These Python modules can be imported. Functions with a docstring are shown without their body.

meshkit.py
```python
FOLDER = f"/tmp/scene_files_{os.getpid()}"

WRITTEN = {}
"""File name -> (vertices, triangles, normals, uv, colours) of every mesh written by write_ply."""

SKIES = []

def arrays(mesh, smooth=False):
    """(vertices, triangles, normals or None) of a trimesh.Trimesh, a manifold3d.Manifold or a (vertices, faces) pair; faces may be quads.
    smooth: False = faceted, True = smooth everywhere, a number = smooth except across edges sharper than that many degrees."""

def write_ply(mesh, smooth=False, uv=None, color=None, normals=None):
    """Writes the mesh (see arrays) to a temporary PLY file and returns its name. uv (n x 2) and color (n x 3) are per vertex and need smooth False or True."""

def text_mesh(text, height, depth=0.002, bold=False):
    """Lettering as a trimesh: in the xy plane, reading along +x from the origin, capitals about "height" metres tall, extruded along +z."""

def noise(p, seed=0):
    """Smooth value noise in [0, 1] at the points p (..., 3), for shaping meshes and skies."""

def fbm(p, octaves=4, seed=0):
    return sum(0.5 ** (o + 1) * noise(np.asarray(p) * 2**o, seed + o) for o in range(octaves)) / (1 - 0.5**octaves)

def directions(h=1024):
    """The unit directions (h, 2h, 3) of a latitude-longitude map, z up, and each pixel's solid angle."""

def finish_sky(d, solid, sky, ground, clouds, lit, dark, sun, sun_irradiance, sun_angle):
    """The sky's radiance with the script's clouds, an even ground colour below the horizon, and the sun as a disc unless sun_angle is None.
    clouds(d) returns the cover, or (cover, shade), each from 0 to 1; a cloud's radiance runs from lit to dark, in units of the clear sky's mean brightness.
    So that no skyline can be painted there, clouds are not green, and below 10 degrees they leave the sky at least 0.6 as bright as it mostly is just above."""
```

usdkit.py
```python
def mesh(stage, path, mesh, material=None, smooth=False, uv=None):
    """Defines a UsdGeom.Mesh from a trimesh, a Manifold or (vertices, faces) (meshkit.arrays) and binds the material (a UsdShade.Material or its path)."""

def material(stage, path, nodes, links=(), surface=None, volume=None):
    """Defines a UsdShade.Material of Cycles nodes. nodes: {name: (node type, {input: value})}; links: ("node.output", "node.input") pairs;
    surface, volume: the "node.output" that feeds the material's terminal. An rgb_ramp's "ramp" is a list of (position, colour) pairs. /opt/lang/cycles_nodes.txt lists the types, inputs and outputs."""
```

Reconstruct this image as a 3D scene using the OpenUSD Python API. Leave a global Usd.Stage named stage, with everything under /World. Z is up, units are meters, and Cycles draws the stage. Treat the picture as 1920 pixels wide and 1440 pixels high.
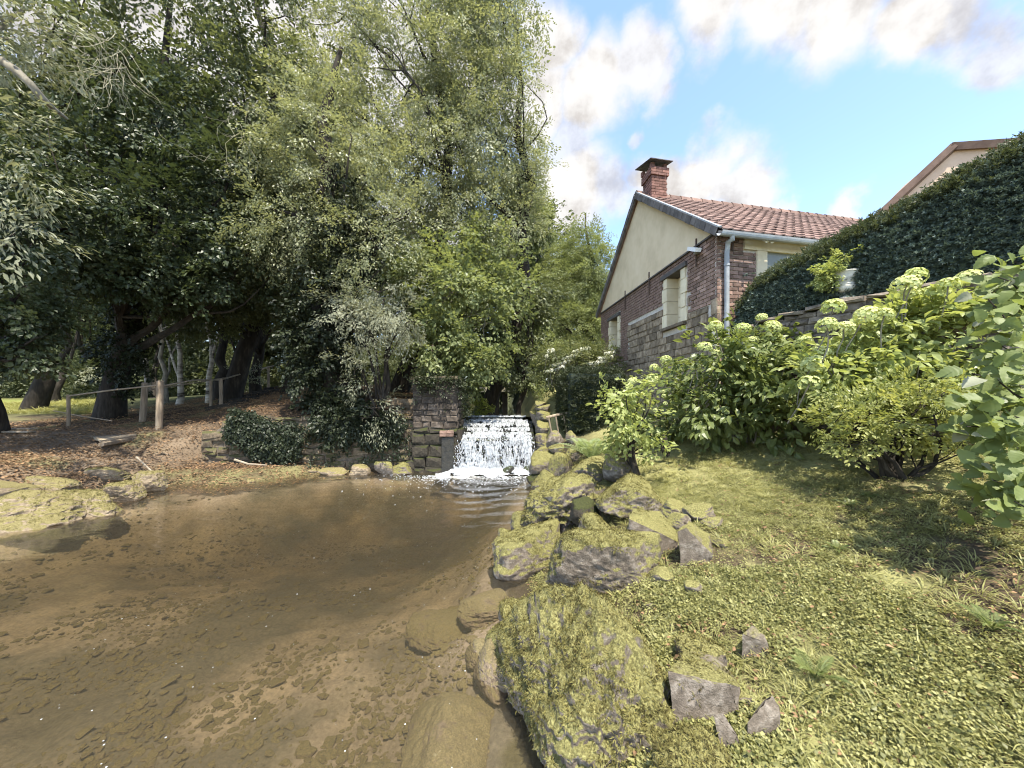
import math, numpy as np, trimesh
from scipy.interpolate import RBFInterpolator
from scipy.spatial.transform import Rotation as Rot
from pxr import Usd, UsdGeom, UsdLux, UsdShade, Gf, Sdf, Vt
import usdkit, meshkit

stage = Usd.Stage.CreateInMemory()
UsdGeom.SetStageUpAxis(stage, UsdGeom.Tokens.z)
UsdGeom.SetStageMetersPerUnit(stage, 1.0)
UsdGeom.Xform.Define(stage, '/World')
UsdGeom.Scope.Define(stage, '/World/Looks')

# ------------------------------------------------------------------ camera, sky, sun
EYE = 2.0
cam = UsdGeom.Camera.Define(stage, '/World/camera')
cam.AddTranslateOp().Set((0, 0, EYE)); cam.AddRotateXOp().Set(90.0)
cam.CreateHorizontalApertureAttr(36.0); cam.CreateVerticalApertureAttr(27.0)
cam.CreateFocalLengthAttr(36.0 * 700 / 1920)
cam.CreateVerticalApertureOffsetAttr(22 / 1920 * 36.0)
cam.CreateFStopAttr(0.0)
cam.CreateExposureAttr(1.70)
SUN_AZ = math.atan2(0.36, -0.93)          # atan2(x, y) of the direction towards the sun
SUN_EL = math.radians(66)
SKY_STRENGTH, SUN_INT = 0.138, 0.92
SUN = np.array([math.sin(SUN_AZ) * math.cos(SUN_EL), math.cos(SUN_AZ) * math.cos(SUN_EL), math.sin(SUN_EL)])
sun = UsdLux.DistantLight.Define(stage, '/World/sun')
sun.CreateNormalizeAttr(True); sun.CreateIntensityAttr(SUN_INT); sun.CreateAngleAttr(0.6); sun.CreateColorAttr((1.0, 0.94, 0.82))
zax = SUN; xax = np.cross([0, 0, 1.0], zax); xax /= np.linalg.norm(xax); yax = np.cross(zax, xax)
sun.AddTransformOp().Set(Gf.Matrix4d(*xax, 0, *yax, 0, *zax, 0, 0, 0, 60, 1))


def ray(px, py):
    d = np.array([(px - 960) / 700, 1.0, (742 - py) / 700]); return d / np.linalg.norm(d)


CLOUDS = [  # where each cloud stands in the sky (direction), its angular radius, weight
    (1010, 80, .10, 1), (1100, 170, .125, 1), (1180, 130, .09, .9), (1060, 270, .08, .75), (990, 200, .12, 1), (1215, 160, .07, .8),
    (1330, 20, .11, 1), (1450, 0, .12, 1), (1580, 20, .13, 1), (1510, 60, .08, .8), (1740, 30, .09, 1), (1790, 10, .09, .9), (1910, 60, .07, .8),
    (1330, 330, .115, 1), (1250, 350, .10, 1), (1400, 370, .09, .95), (1150, 360, .10, .8), (1080, 370, .16, 1), (1310, 270, .06, .6), (1195, 262, .035, .6), (1450, 395, .05, .8),
    (1600, 395, .05, 1), (800, 150, .27, 1), (560, 150, .3, 1), (300, 60, .3, 1), (780, 480, .22, 1), (1000, 440, .12, .9)]
nodes = {"tc": ("texture_coordinate", {}), "sky": ("sky_texture", {"sky_type": "single_scattering", "sun_disc": False, "sun_elevation": SUN_EL, "sun_rotation": SUN_AZ, "air_density": 1.0, "aerosol_density": 1.0, "ozone_density": 1.6}),
         "n1": ("noise_texture", {"scale": 5.0, "detail": 7.0, "roughness": 0.58}), "n1c": ("vector_math", {"math_type": "subtract", "vector2": (.5, .5, .5)}), "n1s": ("vector_math", {"math_type": "scale", "scale": 0.20}),
         "wp": ("vector_math", {"math_type": "add"}), "n2": ("noise_texture", {"scale": 9.0, "detail": 8.0, "roughness": 0.6}),
         "n3": ("noise_texture", {"scale": 2.6, "detail": 6.0, "roughness": 0.6})}
links = [("tc.generated", "n1.vector"), ("n1.color", "n1c.vector1"), ("n1c.value", "n1s.vector1") if False else ("n1c.vector", "n1s.vector1"), ("tc.generated", "wp.vector1"), ("n1s.vector", "wp.vector2"), ("tc.generated", "n2.vector"), ("tc.generated", "n3.vector")]
prev = None
for i, (px, py, r, w) in enumerate(CLOUDS):
    d = ray(px, py)
    nodes[f"d{i}"] = ("vector_math", {"math_type": "distance", "vector2": tuple(d)})
    nodes[f"m{i}"] = ("map_range", {"range_type": "smoothstep", "from_min": r * 0.88, "from_max": r * 0.38, "to_min": 0.0, "to_max": w, "clamp": True})
    links += [("wp.vector", f"d{i}.vector1"), (f"d{i}.value", f"m{i}.value")]
    if prev:
        nodes[f"x{i}"] = ("math", {"math_type": "maximum"}); links += [(prev, f"x{i}.value1"), (f"m{i}.result", f"x{i}.value2")]; prev = f"x{i}.value"
    else:
        prev = f"m{i}.result"
# scattered cumulus over the rest of the sky, the same everywhere the camera does not look
nodes |= {"rest": ("map_range", {"range_type": "smoothstep", "from_min": .54, "from_max": .68, "to_min": 0., "to_max": .8, "clamp": True}), "sep": ("separate_xyz", {}),
          "back": ("map_range", {"range_type": "smoothstep", "from_min": .25, "from_max": -.1, "to_min": 0., "to_max": 1., "clamp": True}), "restb": ("math", {"math_type": "multiply"}), "all": ("math", {"math_type": "maximum"}),
          "bl": ("mix_color", {"blend_type": "mix", "b": (1.0, 1.0, 1.0)}), "skyb": ("mix_color", {"blend_type": "multiply", "fac": 1.0}),
          "shade": ("map_range", {"range_type": "smoothstep", "from_min": .45, "from_max": .72, "to_min": 0., "to_max": 1., "clamp": True}),
          "cc": ("mix_color", {"a": (2.35, 2.3, 2.25), "b": (1.5, 1.4, 1.33)}),
          "mix": ("mix_color", {}), "bg": ("background_shader", {"strength": SKY_STRENGTH})}
links += [("n3.fac", "rest.value"), ("tc.generated", "sep.vector"), ("sep.y", "back.value"), ("rest.result", "restb.value1"), ("back.result", "restb.value2"), ("restb.value", "all.value1"), (prev, "all.value2"),
          ("n2.fac", "shade.value"), ("shade.result", "cc.fac"), ("all.value", "mix.fac"), ("sky.color", "mix.a"), ("cc.result", "mix.b"), ("mix.result", "bg.color")]
for k in ("bl", "skyb"): nodes.pop(k)
skymat = usdkit.material(stage, '/World/Looks/sky_air', nodes, links, surface="bg.background")
dome = UsdLux.DomeLight.Define(stage, '/World/sky')
UsdShade.MaterialBindingAPI.Apply(dome.GetPrim()).Bind(skymat)
dome.GetPrim().SetCustomDataByKey('kind', 'structure')

# ------------------------------------------------------------------ helpers
R = np.random.default_rng(7)
used = {}


def P(px, py, D):
    return np.array([D * (px - 960) / 700, D, EYE + D * (742 - py) / 700])


def ss(a, b, x):
    t = np.clip((np.asarray(x, float) - a) / (b - a), 0, 1); return t * t * (3 - 2 * t)


def numbered(path):
    k = used.get(path, 0); used[path] = k + 1
    return path if k == 0 else f"{path}_{k:03d}"


def tag(prim, label=None, cat=None, group=None, kind=None):
    for k, val in (('label', label), ('category', cat), ('group', group), ('kind', kind)):
        if val: prim.SetCustomDataByKey(k, val)
    return prim


def thing(name, label, cat, loc=(0, 0, 0), group=None, kind=None, rotz=0):
    x = UsdGeom.Xform.Define(stage, numbered('/World/' + name))
    x.AddTranslateOp().Set(tuple(map(float, loc)))
    if rotz: x.AddRotateZOp().Set(float(rotz))
    return tag(x.GetPrim(), label, cat, group, kind)


def obj(name, vf, mat, parent=None, smooth=False, loc=None, label=None, cat=None, group=None, kind=None, color=None):
    """One Mesh prim; under parent (a prim) or under /World. Vertices are relative to loc."""
    path = numbered((str(parent.GetPath()) if parent else '/World') + '/' + name)
    v, f, n = meshkit.arrays(vf, smooth)
    m = UsdGeom.Mesh.Define(stage, path)
    if loc is not None:
        v = v - np.asarray(loc, float); m.AddTranslateOp().Set(tuple(map(float, loc)))
    m.CreatePointsAttr(Vt.Vec3fArray.FromNumpy(np.ascontiguousarray(v, np.float32)))
    m.CreateFaceVertexCountsAttr(Vt.IntArray.FromNumpy(np.full(len(f), 3, np.int32)))
    m.CreateFaceVertexIndicesAttr(Vt.IntArray.FromNumpy(np.ascontiguousarray(f, np.int32).ravel()))
    m.CreateSubdivisionSchemeAttr("none")
    if n is not None:
        m.CreateNormalsAttr(Vt.Vec3fArray.FromNumpy(n.astype(np.float32))); m.SetNormalsInterpolation("vertex")
    if color is not None:
        UsdGeom.PrimvarsAPI(m).CreatePrimvar("tint", Sdf.ValueTypeNames.Color3fArray, "vertex").Set(Vt.Vec3fArray.FromNumpy(np.ascontiguousarray(color, np.float32)))
    UsdShade.MaterialBindingAPI.Apply(m.GetPrim()).Bind(mat)
    return tag(m.GetPrim(), label, cat, group, kind)


def scatter(name, protos, mats, idx, pos, quat, scale, parent=None, label=None, cat=None, group=None, kind='stuff', loc=None):
    path = numbered((str(parent.GetPath()) if parent else '/World') + '/' + name)
    pi = UsdGeom.PointInstancer.Define(stage, path)
    pos = np.asarray(pos, float)
    if loc is not None:
        pos = pos - np.asarray(loc, float)
    for k, (pname, vf) in enumerate(protos):
        m = obj(pname, vf, mats[k] if isinstance(mats, (list, tuple)) else mats, pi.GetPrim())
        pi.CreatePrototypesRel().AddTarget(m.GetPath())
    n = len(pos)
    pi.CreateProtoIndicesAttr(Vt.IntArray.FromNumpy(np.asarray(idx, np.int32)))
    pi.CreatePositionsAttr(Vt.Vec3fArray.FromNumpy(np.ascontiguousarray(pos, np.float32)))
    q = np.asarray(quat, np.float32)  # x y z w
    pi.CreateOrientationsAttr(Vt.QuathArray([Gf.Quath(float(a[3]), float(a[0]), float(a[1]), float(a[2])) for a in q]))
    s = np.broadcast_to(np.asarray(scale, np.float32).reshape(n, -1), (n, 3))
    pi.CreateScalesAttr(Vt.Vec3fArray.FromNumpy(np.ascontiguousarray(s)))
    return tag(pi.GetPrim(), label, cat, group, kind)


def unit(a):
    a = np.asarray(a, float); return a / (np.linalg.norm(a, axis=-1, keepdims=True) + 1e-12)


def quats(xdir, roll_up=None, rng=R, zup=None):
    """Rotations that turn +x to xdir and +z close to zup (random roll if None)."""
    x = unit(xdir)
    z = rng.normal(size=x.shape) if zup is None else np.broadcast_to(np.asarray(zup, float), x.shape) + rng.normal(size=x.shape) * (roll_up or 0)
    y = unit(np.cross(z, x)); z = np.cross(x, y)
    return Rot.from_matrix(np.stack([x, y, z], -1)).as_quat()


class MB:
    def __init__(self): self.v, self.f, self.n = [], [], 0
    def add(self, v, f):
        self.v.append(np.asarray(v, float)); self.f.append(np.asarray(f, int) + self.n); self.n += len(v); return self
    def get(self): return np.vstack(self.v), np.vstack(self.f)


def tube(points, radii, sides=7, cap=True):
    p = np.asarray(points, float); r = np.broadcast_to(np.asarray(radii, float), (len(p),))
    t = unit(np.gradient(p, axis=0))
    ref = np.array([1.0, 0, 0]) if abs(t[0] @ [1.0, 0, 0]) < .8 else np.array([0, 1.0, 0])
    a = unit(np.cross(t, ref)); b = np.cross(t, a)
    ang = np.arange(sides) * 2 * np.pi / sides
    v = (p[:, None] + r[:, None, None] * (np.cos(ang)[None, :, None] * a[:, None] + np.sin(ang)[None, :, None] * b[:, None])).reshape(-1, 3)
    i, j = np.meshgrid(np.arange(len(p) - 1), np.arange(sides), indexing="ij")
    q = np.stack([i * sides + j, i * sides + (j + 1) % sides, (i + 1) * sides + (j + 1) % sides, (i + 1) * sides + j], -1).reshape(-1, 4)
    f = np.vstack([q[:, [0, 1, 2]], q[:, [0, 2, 3]]])
    if cap:
        n = len(v); v = np.vstack([v, p[:1], p[-1:]])
        j = np.arange(sides); e = (len(p) - 1) * sides
        f = np.vstack([f, np.stack([np.full(sides, n), (j + 1) % sides, j], 1), np.stack([np.full(sides, n + 1), e + j, e + (j + 1) % sides], 1)])
    return v, f


BOXF = np.array([[0, 2, 1], [0, 3, 2], [4, 5, 6], [4, 6, 7], [0, 1, 5], [0, 5, 4], [1, 2, 6], [1, 6, 5], [2, 3, 7], [2, 7, 6], [3, 0, 4], [3, 4, 7]])


def fbox(O, u, n, u0, u1, z0, z1, d0, d1, jit=0.0, rng=R):
    """Box in a wall frame: u along the wall, z up, n outward."""
    O = np.asarray(O, float); u = np.asarray(u, float); n = np.asarray(n, float)
    c = np.array([[u0, d0, z0], [u1, d0, z0], [u1, d1, z0], [u0, d1, z0], [u0, d0, z1], [u1, d0, z1], [u1, d1, z1], [u0, d1, z1]], float)
    if jit: c = c + rng.normal(size=c.shape) * jit
    v = O + c[:, :1] * u + c[:, 1:2] * n + c[:, 2:3] * np.array([0, 0, 1.0])
    f = BOXF
    if np.dot(np.cross(u, n), [0, 0, 1.0]) < 0: f = f[:, ::-1]
    return v, f


def rbox(O, u, n, u0, u1, z0, z1, d0, d1, ch=.012, jit=.006, rng=R):
    """A stone in a wall frame: box whose outer face is chamfered and uneven (28 triangles)."""
    c = [(u0, d0, z0), (u1, d0, z0), (u1, d0, z1), (u0, d0, z1), (u0, d1 - ch, z0), (u1, d1 - ch, z0), (u1, d1 - ch, z1), (u0, d1 - ch, z1),
         (u0 + ch, d1, z0 + ch), (u1 - ch, d1, z0 + ch), (u1 - ch, d1, z1 - ch), (u0 + ch, d1, z1 - ch), ((u0 + u1) / 2, d1 + ch * .5, (z0 + z1) / 2)]
    c = np.array(c, float); c[4:] += rng.normal(size=(9, 3)) * jit
    v = np.asarray(O, float) + c[:, :1] * np.asarray(u, float) + c[:, 1:2] * np.asarray(n, float) + c[:, 2:3] * np.array([0, 0, 1.0])
    f = []
    for k in range(4):
        a, b = k, (k + 1) % 4
        f += [(a, b, 4 + b), (a, 4 + b, 4 + a), (4 + a, 4 + b, 8 + b), (4 + a, 8 + b, 8 + a), (8 + a, 8 + b, 12)]
    f = np.array(f)
    if np.dot(np.cross(u, n), [0, 0, 1.0]) > 0: f = f[:, ::-1]
    return v, f


def leaves(p, a, nrm, l, w, fold=.25, droop=.0):
    """Folded leaf blades, two triangles each: base, side, tip, side."""
    p, a, nrm = (np.asarray(x, float) for x in (p, a, nrm)); n = len(p)
    l = np.broadcast_to(np.asarray(l, float), (n,))[:, None]; w = np.broadcast_to(np.asarray(w, float), (n,))[:, None]
    a = unit(a); s = unit(np.cross(nrm, a)); nn = np.cross(a, s)
    tip = p + a * l - nn * l * droop
    mid = p + a * l * .45
    v = np.stack([p, mid + s * w / 2 + nn * w * fold, tip, mid - s * w / 2 + nn * w * fold], 1).reshape(-1, 3)
    k = np.arange(n)[:, None] * 4
    f = np.concatenate([k + [0, 2, 1], k + [0, 3, 2]], 0)
    return v, f


def leaf6(p, a, nrm, l, w, fold=.2, droop=.15):
    """Fuller leaves, six triangles each, bent along the midrib."""
    p, a, nrm = (np.asarray(x, float) for x in (p, a, nrm)); n = len(p)
    l = np.broadcast_to(np.asarray(l, float), (n,))[:, None]; w = np.broadcast_to(np.asarray(w, float), (n,))[:, None]
    a = unit(a); s = unit(np.cross(nrm, a)); nn = np.cross(a, s)
    m1 = p + a * l * .38; m2 = p + a * l * .75 - nn * l * droop * .4; tip = p + a * l - nn * l * droop
    v = np.stack([p, m1 + s * w * .5 + nn * w * fold, m1, m1 - s * w * .5 + nn * w * fold, m2 + s * w * .33 + nn * w * fold * .6, m2, m2 - s * w * .33 + nn * w * fold * .6, tip], 1).reshape(-1, 3)
    k = np.arange(n)[:, None] * 8
    tri = [(0, 2, 1), (0, 3, 2), (1, 2, 5), (1, 5, 4), (2, 3, 6), (2, 6, 5), (4, 5, 7), (5, 6, 7)]
    return v, np.concatenate([k + list(t) for t in tri], 0)


def fbm(p, o=4, seed=0): return meshkit.fbm(p, o, seed)


# ------------------------------------------------------------------ materials
def ramp_mat(name, ramp, scale=6.0, detail=6.0, rough=.8, bump=.0, bscale=40.0, bdist=.01, rnd=0.25, spec=.3, coord='object', stretch=(1, 1, 1), extra=None):
    nodes = {"tc": ("texture_coordinate", {}), "geo": ("geometry", {}), "map": ("mapping", {"scale": stretch}), "oi": ("object_info", {}),
             "n": ("noise_texture", {"scale": scale, "detail": detail, "roughness": .62}), "r": ("rgb_ramp", {"ramp": ramp}),
             "a1": ("math", {"math_type": "add"}), "fr": ("math", {"math_type": "fraction"}), "vm": ("map_range", {"from_min": 0., "from_max": 1., "to_min": 1 - rnd, "to_max": 1 + rnd}),
             "h": ("hsv", {}), "p": ("principled_bsdf", {"roughness": rough, "specular_ior_level": spec}),
             "bn": ("noise_texture", {"scale": bscale, "detail": 6.0, "roughness": .65}), "b": ("bump", {"strength": bump, "distance": bdist})}
    src = "geo.position" if coord == 'world' else "tc.object"
    links = [(src, "map.vector"), ("map.vector", "n.vector"), ("n.fac", "r.fac"), ("oi.random", "a1.value1"), ("geo.random_per_island", "a1.value2"), ("a1.value", "fr.value1"),
             ("fr.value", "vm.value"), ("vm.result", "h.value"), ("r.color", "h.color"), ("h.color", "p.base_color"), ("map.vector", "bn.vector"), ("bn.fac", "b.height")]
    if bump: links.append(("b.normal", "p.normal"))
    return usdkit.material(stage, '/World/Looks/' + name, nodes, links, surface="p.BSDF")


def leaf_mat(name, cols, trans=.35, rough=.45, spec=.35, tcol=None):
    """cols: ramp over a random value per spray and per leaf."""
    tc = tcol or [tuple(min(1, c * k) for c, k in zip(col, (1.35, 1.3, .8))) for col in cols]
    nodes = {"geo": ("geometry", {}), "oi": ("object_info", {}), "s": ("math", {"math_type": "multiply", "value2": .5}), "s2": ("math", {"math_type": "multiply_add", "value2": .5}),
             "r": ("rgb_ramp", {"ramp": list(cols)}), "r2": ("rgb_ramp", {"ramp": list(tc)}),
             "p": ("principled_bsdf", {"roughness": rough, "specular_ior_level": spec}), "t": ("translucent_bsdf", {}), "m": ("mix_closure", {"fac": trans})}
    links = [("oi.random", "s.value1"), ("geo.random_per_island", "s2.value1"), ("s.value", "s2.value3"), ("s2.value", "r.fac"), ("s2.value", "r2.fac"), ("r.color", "p.base_color"), ("r2.color", "t.color"),
             ("p.BSDF", "m.closure1"), ("t.BSDF", "m.closure2")]
    return usdkit.material(stage, '/World/Looks/' + name, nodes, links, surface="m.closure")


def rock_mat(name, stone, moss, cover=.5, bump=.8, wet=False, low=-.1, high=.75):
    nodes = {"geo": ("geometry", {}), "tc": ("texture_coordinate", {}), "oi": ("object_info", {}), "sep": ("separate_xyz", {}),
             "n1": ("noise_texture", {"scale": 3.2, "detail": 8.0, "roughness": .66}), "n2": ("noise_texture", {"scale": 16.0, "detail": 8.0, "roughness": .7}), "n3": ("noise_texture", {"scale": 90.0, "detail": 5.0, "roughness": .7}),
             "up": ("map_range", {"from_min": low, "from_max": high, "to_min": -.29, "to_max": .25, "clamp": True}), "a": ("math", {"math_type": "add"}), "a2": ("math", {"math_type": "multiply_add", "value2": .55, "value3": -.27}), "a3": ("math", {"math_type": "add"}),
             "mk": ("map_range", {"range_type": "smoothstep", "from_min": .62 - cover * .35, "from_max": .76 - cover * .35, "to_min": 0., "to_max": 1., "clamp": True}),
             "rs": ("rgb_ramp", {"ramp": stone}), "rm": ("rgb_ramp", {"ramp": moss}), "c": ("mix_color", {}),
             "p": ("principled_bsdf", {"roughness": .25 if wet else .9, "specular_ior_level": .5 if wet else .2}),
             "bs": ("math", {"math_type": "multiply_add", "value2": .35}), "b": ("bump", {"strength": bump, "distance": .02})}
    links = [("geo.position", "n1.vector"), ("geo.position", "n2.vector"), ("geo.position", "n3.vector"), ("geo.normal", "sep.vector"), ("sep.z", "up.value"), ("up.result", "a.value1"), ("n1.fac", "a.value2"),
             ("n2.fac", "a2.value1"), ("a.value", "a3.value1"), ("a2.value", "a3.value2"), ("a3.value", "mk.value"), ("mk.result", "c.fac"), ("n2.fac", "rs.fac"), ("n3.fac", "rm.fac"), ("rs.color", "c.a"), ("rm.color", "c.b"),
             ("c.result", "p.base_color"), ("n3.fac", "bs.value1"), ("n2.fac", "bs.value3"), ("bs.value", "b.height"), ("b.normal", "p.normal")]
    return usdkit.material(stage, '/World/Looks/' + name, nodes, links, surface="p.BSDF")


STONE = [(.25, (.05, .04, .03)), (.5, (.155, .128, .10)), (.72, (.33, .29, .24))]
MOSS = [(.3, (.045, .040, .016)), (.5, (.15, .138, .05)), (.72, (.32, .305, .125))]
M = {}
M['mossy'] = rock_mat('mossy_rock', STONE, MOSS, cover=.66, bump=1.0)
M['halfmoss'] = rock_mat('half_mossy_rock', STONE, MOSS, cover=.5)
M['stone'] = rock_mat('bare_rock', STONE, MOSS, cover=.12)
M['darkstone'] = rock_mat('dark_rock', [(.3, (.02, .018, .014)), (.7, (.07, .06, .045))], [(.3, (.015, .018, .008)), (.7, (.06, .065, .02))], cover=.4)
M['wetstone'] = rock_mat('wet_rock', [(.3, (.012, .012, .01)), (.7, (.045, .04, .03))], [(.3, (.015, .02, .008)), (.7, (.04, .05, .015))], cover=.3, wet=True)
M['bankrock'] = rock_mat('bank_rock', [(.25, (.11, .085, .055)), (.55, (.28, .22, .15)), (.75, (.42, .35, .25))], [(.3, (.06, .05, .02)), (.5, (.17, .145, .06)), (.7, (.27, .235, .11))], cover=.34, bump=1.2)
M['bedstone'] = rock_mat('bed_stone', [(.25, (.05, .038, .026)), (.5, (.15, .115, .08)), (.75, (.33, .265, .19))], [(.3, (.07, .06, .03)), (.7, (.2, .16, .08))], cover=.2)
M['bankwall'] = rock_mat('bank_wall_stone', [(.25, (.05, .04, .028)), (.55, (.15, .118, .08)), (.75, (.28, .23, .165))], [(.3, (.035, .035, .014)), (.7, (.11, .105, .045))], cover=.35)
M['pierstone'] = ramp_mat('pier_stone', [(.25, (.025, .02, .016)), (.5, (.07, .056, .043)), (.75, (.17, .14, .115))], scale=7, rough=.92, bump=.6, bscale=45, bdist=.01, rnd=.4, coord='world')
M['wallstone'] = ramp_mat('wall_rubble', [(.25, (.095, .068, .043)), (.5, (.20, .155, .105)), (.75, (.32, .26, .185))], scale=9, rough=.92, bump=.5, bscale=45, bdist=.01, rnd=.38, coord='world')
M['hedgewall'] = ramp_mat('garden_wall_stone', [(.25, (.075, .058, .044)), (.5, (.165, .135, .105)), (.75, (.27, .225, .18))], scale=11, rough=.92, bump=.5, bscale=50, bdist=.01, rnd=.35, coord='world')
M['mortar'] = ramp_mat('lime_mortar', [(.3, (.40, .36, .31)), (.7, (.60, .55, .48))], scale=14, rough=.95, bump=.3, bscale=120, bdist=.004, rnd=0, coord='world')
M['mortar_dark'] = ramp_mat('dark_mortar', [(.3, (.08, .065, .05)), (.7, (.18, .15, .115))], scale=14, rough=.95, bump=.3, bscale=120, bdist=.004, rnd=0, coord='world')
M['brick'] = ramp_mat('brick', [(.25, (.125, .082, .062)), (.5, (.225, .145, .112)), (.75, (.33, .235, .19))], scale=7, rough=.9, bump=.3, bscale=130, bdist=.004, rnd=.42, coord='world')
M['chimneybrick'] = ramp_mat('chimney_brick', [(.25, (.09, .047, .037)), (.5, (.16, .082, .064)), (.75, (.25, .14, .115))], scale=7, rough=.9, bump=.3, bscale=130, bdist=.004, rnd=.3, coord='world')
M['cream'] = ramp_mat('cream_stone', [(.3, (.55, .47, .315)), (.7, (.68, .595, .42))], scale=5, rough=.85, bump=.15, bscale=90, bdist=.004, rnd=.05, coord='world')
M['stucco'] = ramp_mat('cream_render', [(.2, (.47, .375, .24)), (.5, (.60, .485, .32)), (.8, (.68, .565, .39))], scale=2.2, detail=9, rough=.92, bump=.35, bscale=60, bdist=.006, rnd=0, coord='world')
M['tile'] = ramp_mat('clay_tile', [(.25, (.098, .060, .047)), (.5, (.162, .102, .081)), (.75, (.245, .167, .137))], scale=4, rough=.82, bump=.25, bscale=60, bdist=.006, rnd=.24, coord='world')
M['slate'] = ramp_mat('verge_slate', [(.3, (.06, .053, .05)), (.7, (.14, .125, .115))], scale=6, rough=.6, bump=.2, rnd=.3, coord='world')
M['zinc'] = ramp_mat('zinc', [(.3, (.20, .21, .215)), (.7, (.32, .335, .34))], scale=5, rough=.45, rnd=.05, spec=.5, coord='world')
M['iron'] = ramp_mat('rusty_iron', [(.3, (.05, .035, .028)), (.7, (.12, .08, .06))], scale=20, rough=.8, rnd=.1)
M['hood'] = ramp_mat('chimney_hood_metal', [(.3, (.035, .03, .03)), (.7, (.09, .075, .07))], scale=6, rough=.7, rnd=.1)
M['whiteplastic'] = ramp_mat('white_lamp', [(.3, (.62, .61, .57)), (.7, (.74, .73, .70))], scale=5, rough=.45, rnd=.03)
M['darkglass'] = ramp_mat('window_dark', [(.3, (.10, .10, .06)), (.7, (.17, .165, .10))], scale=2, rough=.2, rnd=.0, spec=.6)
M['urn'] = ramp_mat('urn_stone', [(.25, (.34, .32, .27)), (.6, (.52, .50, .44)), (.8, (.60, .58, .52))], scale=9, rough=.9, bump=.3, bscale=70, rnd=.0)
M['pinkwall'] = ramp_mat('pink_brick_wall', [(.3, (.55, .41, .30)), (.7, (.64, .49, .37))], scale=3, rough=.9, rnd=0, coord='world')
M['brownfascia'] = ramp_mat('brown_fascia', [(.3, (.09, .055, .04)), (.7, (.15, .10, .075))], scale=5, rough=.8, rnd=.1, coord='world')
M['bark'] = ramp_mat('bark', [(.3, (.012, .010, .008)), (.55, (.034, .028, .021)), (.8, (.085, .072, .055))], scale=9, rough=.95, bump=.9, bscale=24, bdist=.03, rnd=.1, stretch=(1, 1, .25), coord='world')
M['greybark'] = ramp_mat('grey_bark', [(.3, (.09, .08, .06)), (.55, (.20, .18, .14)), (.8, (.34, .31, .25))], scale=9, rough=.95, bump=.8, bscale=24, bdist=.02, rnd=.1, stretch=(1, 1, .35), coord='world')
M['palebark'] = ramp_mat('pale_bark', [(.38, (.05, .04, .03)), (.48, (.26, .23, .18)), (.7, (.46, .42, .35))], scale=5, rough=.85, bump=.4, bscale=30, bdist=.01, rnd=.08, stretch=(.4, .4, 1.4), coord='world')
M['deadtwig'] = ramp_mat('dead_twig', [(.3, (.17, .155, .11)), (.7, (.33, .31, .22))], scale=12, rough=.9, rnd=.15)
M['wood'] = ramp_mat('weathered_wood', [(.3, (.13, .10, .07)), (.55, (.26, .205, .145)), (.8, (.40, .33, .25))], scale=5, rough=.9, bump=.5, bscale=30, bdist=.008, rnd=.2, stretch=(3, 3, .4))
M['paleWood'] = ramp_mat('pale_wood', [(.3, (.18, .145, .105)), (.7, (.32, .27, .20))], scale=5, rough=.85, bump=.3, rnd=.12)
M['planks'] = ramp_mat('plank_wood', [(.3, (.16, .125, .085)), (.7, (.36, .29, .20))], scale=4, rough=.9, bump=.4, bscale=30, rnd=.25, stretch=(1, 1, 1))
M['pipe'] = ramp_mat('clay_pipe', [(.3, (.07, .06, .05)), (.7, (.16, .14, .11))], scale=8, rough=.8, rnd=0)
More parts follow.
